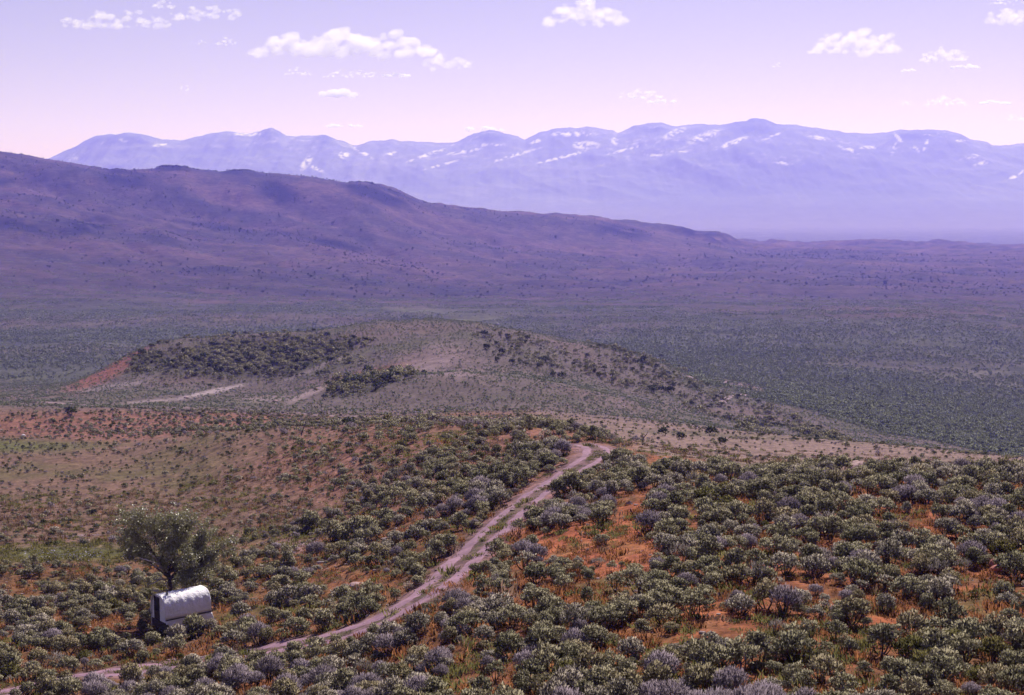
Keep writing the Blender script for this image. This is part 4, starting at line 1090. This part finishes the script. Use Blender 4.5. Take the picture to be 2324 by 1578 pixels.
# --- grass
G = dict(x=[], y=[], z=[], s=[], k=[])
x, y, z, X, Y = wedge(40, 170, 6.0, .56)
n1 = fbm(x/5, y/5, 3, 401); n2 = fbm(x/16, y/16, 3, 403)
p = np.clip(.55+1.1*n1, .08, 1)*np.interp(y, [40,90,170], [1,.7,.28]); p *= .12+.88*sstep(1.4, 2.1, dist_to(trk, x, y))
p *= np.where((X > 1200) & (y > 94), .2, 1)
inr = (dist_to(trk, x, y) < .34); p = np.where(inr, .8*np.clip(.5+2.0*fbm(x/2.5, y/2.5, 3, 155),0,1), p)
kp = (rng.random(len(x)) < p) & visible(x, y, .4)
x, y, z, X, Y, n2 = (a[kp] for a in (x, y, z, X, Y, n2))
gr = (n2 + rng.normal(0,.2,len(x)) > .10) | (blob(X, Y, 160, 1256, 180, 24) > .3)
gr |= dist_to(trk, x, y) < .5
r = rng.random(len(x))
G['x'].append(x); G['y'].append(y); G['z'].append(z); G['s'].append(np.exp(rng.normal(-.05,.3,len(x)))); tan = rng.random(len(x)) < np.where(X < 1180, .35+.6*sstep(95, 130, y), .15+.85*sstep(92, 104, y))
G['k'].append(np.where(gr, np.where(r < .5, 1, 3), np.where(tan, np.where(r < .5, 4, 5), np.where(r < .5, 0, 2))))
tag(instancer('grass', G, TUFT), 'rust and olive dry grass between the sagebrush', 'grass', None, 'stuff')
# --- small stones lying about the bare ground
x, y, z, X, Y = wedge(42, 130, .35, .56)
kp = (rng.random(len(x)) < np.where(dist_to(trk, x, y) < 2.6, .9, .35)) & visible(x, y, .3)
x, y, z = x[kp], y[kp], z[kp]
_b = bmesh.new(); bmesh.ops.create_icosphere(_b, subdivisions=1, radius=1); _iv = np.array([v.co[:] for v in _b.verts]); _if = np.array([[v.index for v in f.verts] for f in _b.faces]); _b.free()
_sz = np.exp(rng.normal(-2.5, .45, len(x)))
_V = (_iv[None]*(1+.25*rng.normal(size=(len(x), len(_iv), 1)))*np.array((1.2, 1, .6)))*_sz[:, None, None] + np.column_stack([x, y, z+.2*_sz])[:, None, :]
_F = _if[None] + (np.arange(len(x))*len(_iv))[:, None, None]
tag(obj('stones', raw_mesh('stones', _V.reshape(-1, 3), _F.reshape(-1, 3), (simple('stone_grey_pink', (.26,.19,.19), sc=1.5, amp=.35),))), 'small grey-pink stones scattered over the bare soil', 'stones', None, 'stuff')
# --- pale flowers in the green hollow
fm = simple('pale_petal', (.70,.66,.78))
P = np.array([list(at(rng.uniform(55, 235), 1268 + rng.normal()*7)) for _ in range(150)]); P[:, 2] += rng.uniform(.25,.6,len(P))
v, f = kites(np.repeat(P, 4, 0), rng.normal(size=(len(P)*4,3))+np.array((0,0,.8)), np.full(len(P)*4,.07), np.full(len(P)*4,.03), rng)
tag(obj('wildflowers', raw_mesh('wildflowers', v, f, (fm,))), 'pale wildflowers below the green grassy hollow', 'wildflowers', None, 'stuff')

# ------------------------------------------------------------------ clouds (far beyond the mountains, above the haze)
def cloud_mat(dens):
    m = bpy.data.materials.new('cloud_vapour'); m.use_nodes = True; nt = m.node_tree; nt.nodes.clear()
    o = nt.nodes.new('ShaderNodeOutputMaterial'); pv = nt.nodes.new('ShaderNodeVolumePrincipled')
    pv.inputs['Color'].default_value = (1, .99, 1, 1); pv.inputs['Density'].default_value = dens; pv.inputs['Absorption Color'].default_value = (1,1,1,1); pv.inputs['Anisotropy'].default_value = .35
    nt.links.new(pv.outputs[0], o.inputs['Volume']); return m
CL = [(262,45,110,28,'ragged white cloud upper left, long with a bulge at each end',40),(470,28,72,24,'white cloud rising to the right of the ragged upper left cloud',26),(372,10,24,16,'small cloud cut by the top edge at upper left',10),(452,96,16,7,'tiny cloud puff left of its small twin',6),(510,94,22,12,'small round cloud puff under the upper left clouds',10),
      (785,100,190,42,'longest cloud bank, drifting above the left peaks',85),(1015,138,46,26,'white cloud tuft at the right end of the long cloud bank',20),(800,168,62,12,'thin flat cloud streak under the long cloud bank',22),(675,163,26,12,'small cloud tuft under the left end of the long bank',10),(898,170,28,6,'tiny cloud wisp right of the thin flat streak',7),(768,212,36,9,'small wispy cloud lowest of the left group',12),
      (1330,32,92,34,'large white cloud touching the top edge at the centre',50),(1455,214,50,15,'flat-based white cloud above the centre peaks',26),(1510,230,38,5,'thin cloud streak trailing right of the flat-based cloud',8),(1940,98,98,33,'largest cloud on the right with a grey belly',60),(2145,125,52,22,'white cumulus cloud right of the grey-bellied cloud',26),(2190,152,32,5,'thin cloud streak under the right cumulus',8),(2065,160,20,4,'tiny cloud sliver left of the thin right streak',5),
      (2142,230,52,15,'white cloud low above the right peaks',24),(2060,235,24,7,'small cloud left of the low right cloud',9),(2285,38,48,26,'white cloud in the upper right corner',26),(2280,4,45,10,'cloud strip cut by the top right corner',12),(2258,232,36,5,'thin flat cloud near the right edge',9),(2308,266,30,12,'cloud lowest at the right edge above the mountains',12),(416,200,14,8,'tiny lone cloud puff at left',6),(1095,292,40,6,'faint cloud resting behind the centre peak',8),(780,285,40,5,'faint cloud streak low above the left peaks',7),(1762,148,11,8,'tiny lone puff left of the grey-bellied cloud',5)]
for ci, (X, Y, rx, ry, lab, n) in enumerate(CL):
    r = np.random.default_rng(700+ci); D = 17000.0
    u, s = us(X, Y); c = Vector((u*D, D, s*D)); wx_, wz = rx/F*D*(1.2 if X < 1100 else 1.08), ry/F*D*1.12
    bm = bmesh.new()
    for k in range(int(n*2.6)):
        px = r.uniform(-1, 1); env = (1-px*px)**.5
        top_ = env*(.55+.45*math.sin(px*5+ci)**2)
        pz = -.55 + r.uniform(0, 1)**1.1*1.35*top_
        rad = wz*r.uniform(.10,.30)*(.5+.5*env)
        if wx_ > 4*wz and ry < 10: rad = wz*r.uniform(.4,.8)
        mtx = Matrix.Translation((px*wx_*.93, r.normal()*wz*.5, pz*wz)) @ Matrix.Diagonal((rad*r.uniform(1.0,1.9), rad*1.2, rad*r.uniform(.7,1.0), 1))
        bmesh.ops.create_icosphere(bm, subdivisions=2, radius=1, matrix=mtx)
    for v in bm.verts:
        f = float(fbm(np.array(v.co.x/(wz*.35)+ci*9), np.array(v.co.z/(wz*.35)+v.co.y/(wz*.5)), 3, 800+ci))
        v.co += Vector((v.co.x*0, 0, 0)) + Vector((1, 1, 1))*f*wz*.16
    me = bpy.data.meshes.new('cloud'); bm.to_mesh(me); bm.free()
    o = obj('cloud', me, None, c); tag(o, lab, 'cloud', 'fair-weather clouds over the mountains')
    rm = o.modifiers.new('merge', 'REMESH'); rm.mode = 'VOXEL'; rm.voxel_size = max(wz*.055, 4.0)
    me.materials.append(cloud_mat(float(np.clip(.8/wz, .005, .03))))

# ------------------------------------------------------------------ haze
hm = bpy.data.materials.new('haze_air'); hm.use_nodes = True; nt = hm.node_tree; nt.nodes.clear()
ho = nt.nodes.new('ShaderNodeOutputMaterial'); pv = nt.nodes.new('ShaderNodeVolumePrincipled')
pv.inputs['Color'].default_value = (.18, .17, 1.0, 1); pv.inputs['Absorption Color'].default_value = (1, 1, 1, 1); pv.inputs['Density'].default_value = 1.35e-4; pv.inputs['Anisotropy'].default_value = .3
nt.links.new(pv.outputs[0], ho.inputs['Volume'])
zt = float(max(GZ.max(), 0)) + 25; zb = float(GZ.min()) - 1.0
m = MB(); m.box(-13500, 13500, -600, 13600, zb, zt)
hz = m.build('haze', hm); tag(hz, 'pale lavender haze filling the valley', 'haze', None, 'stuff')
hz.display_type = 'WIRE'
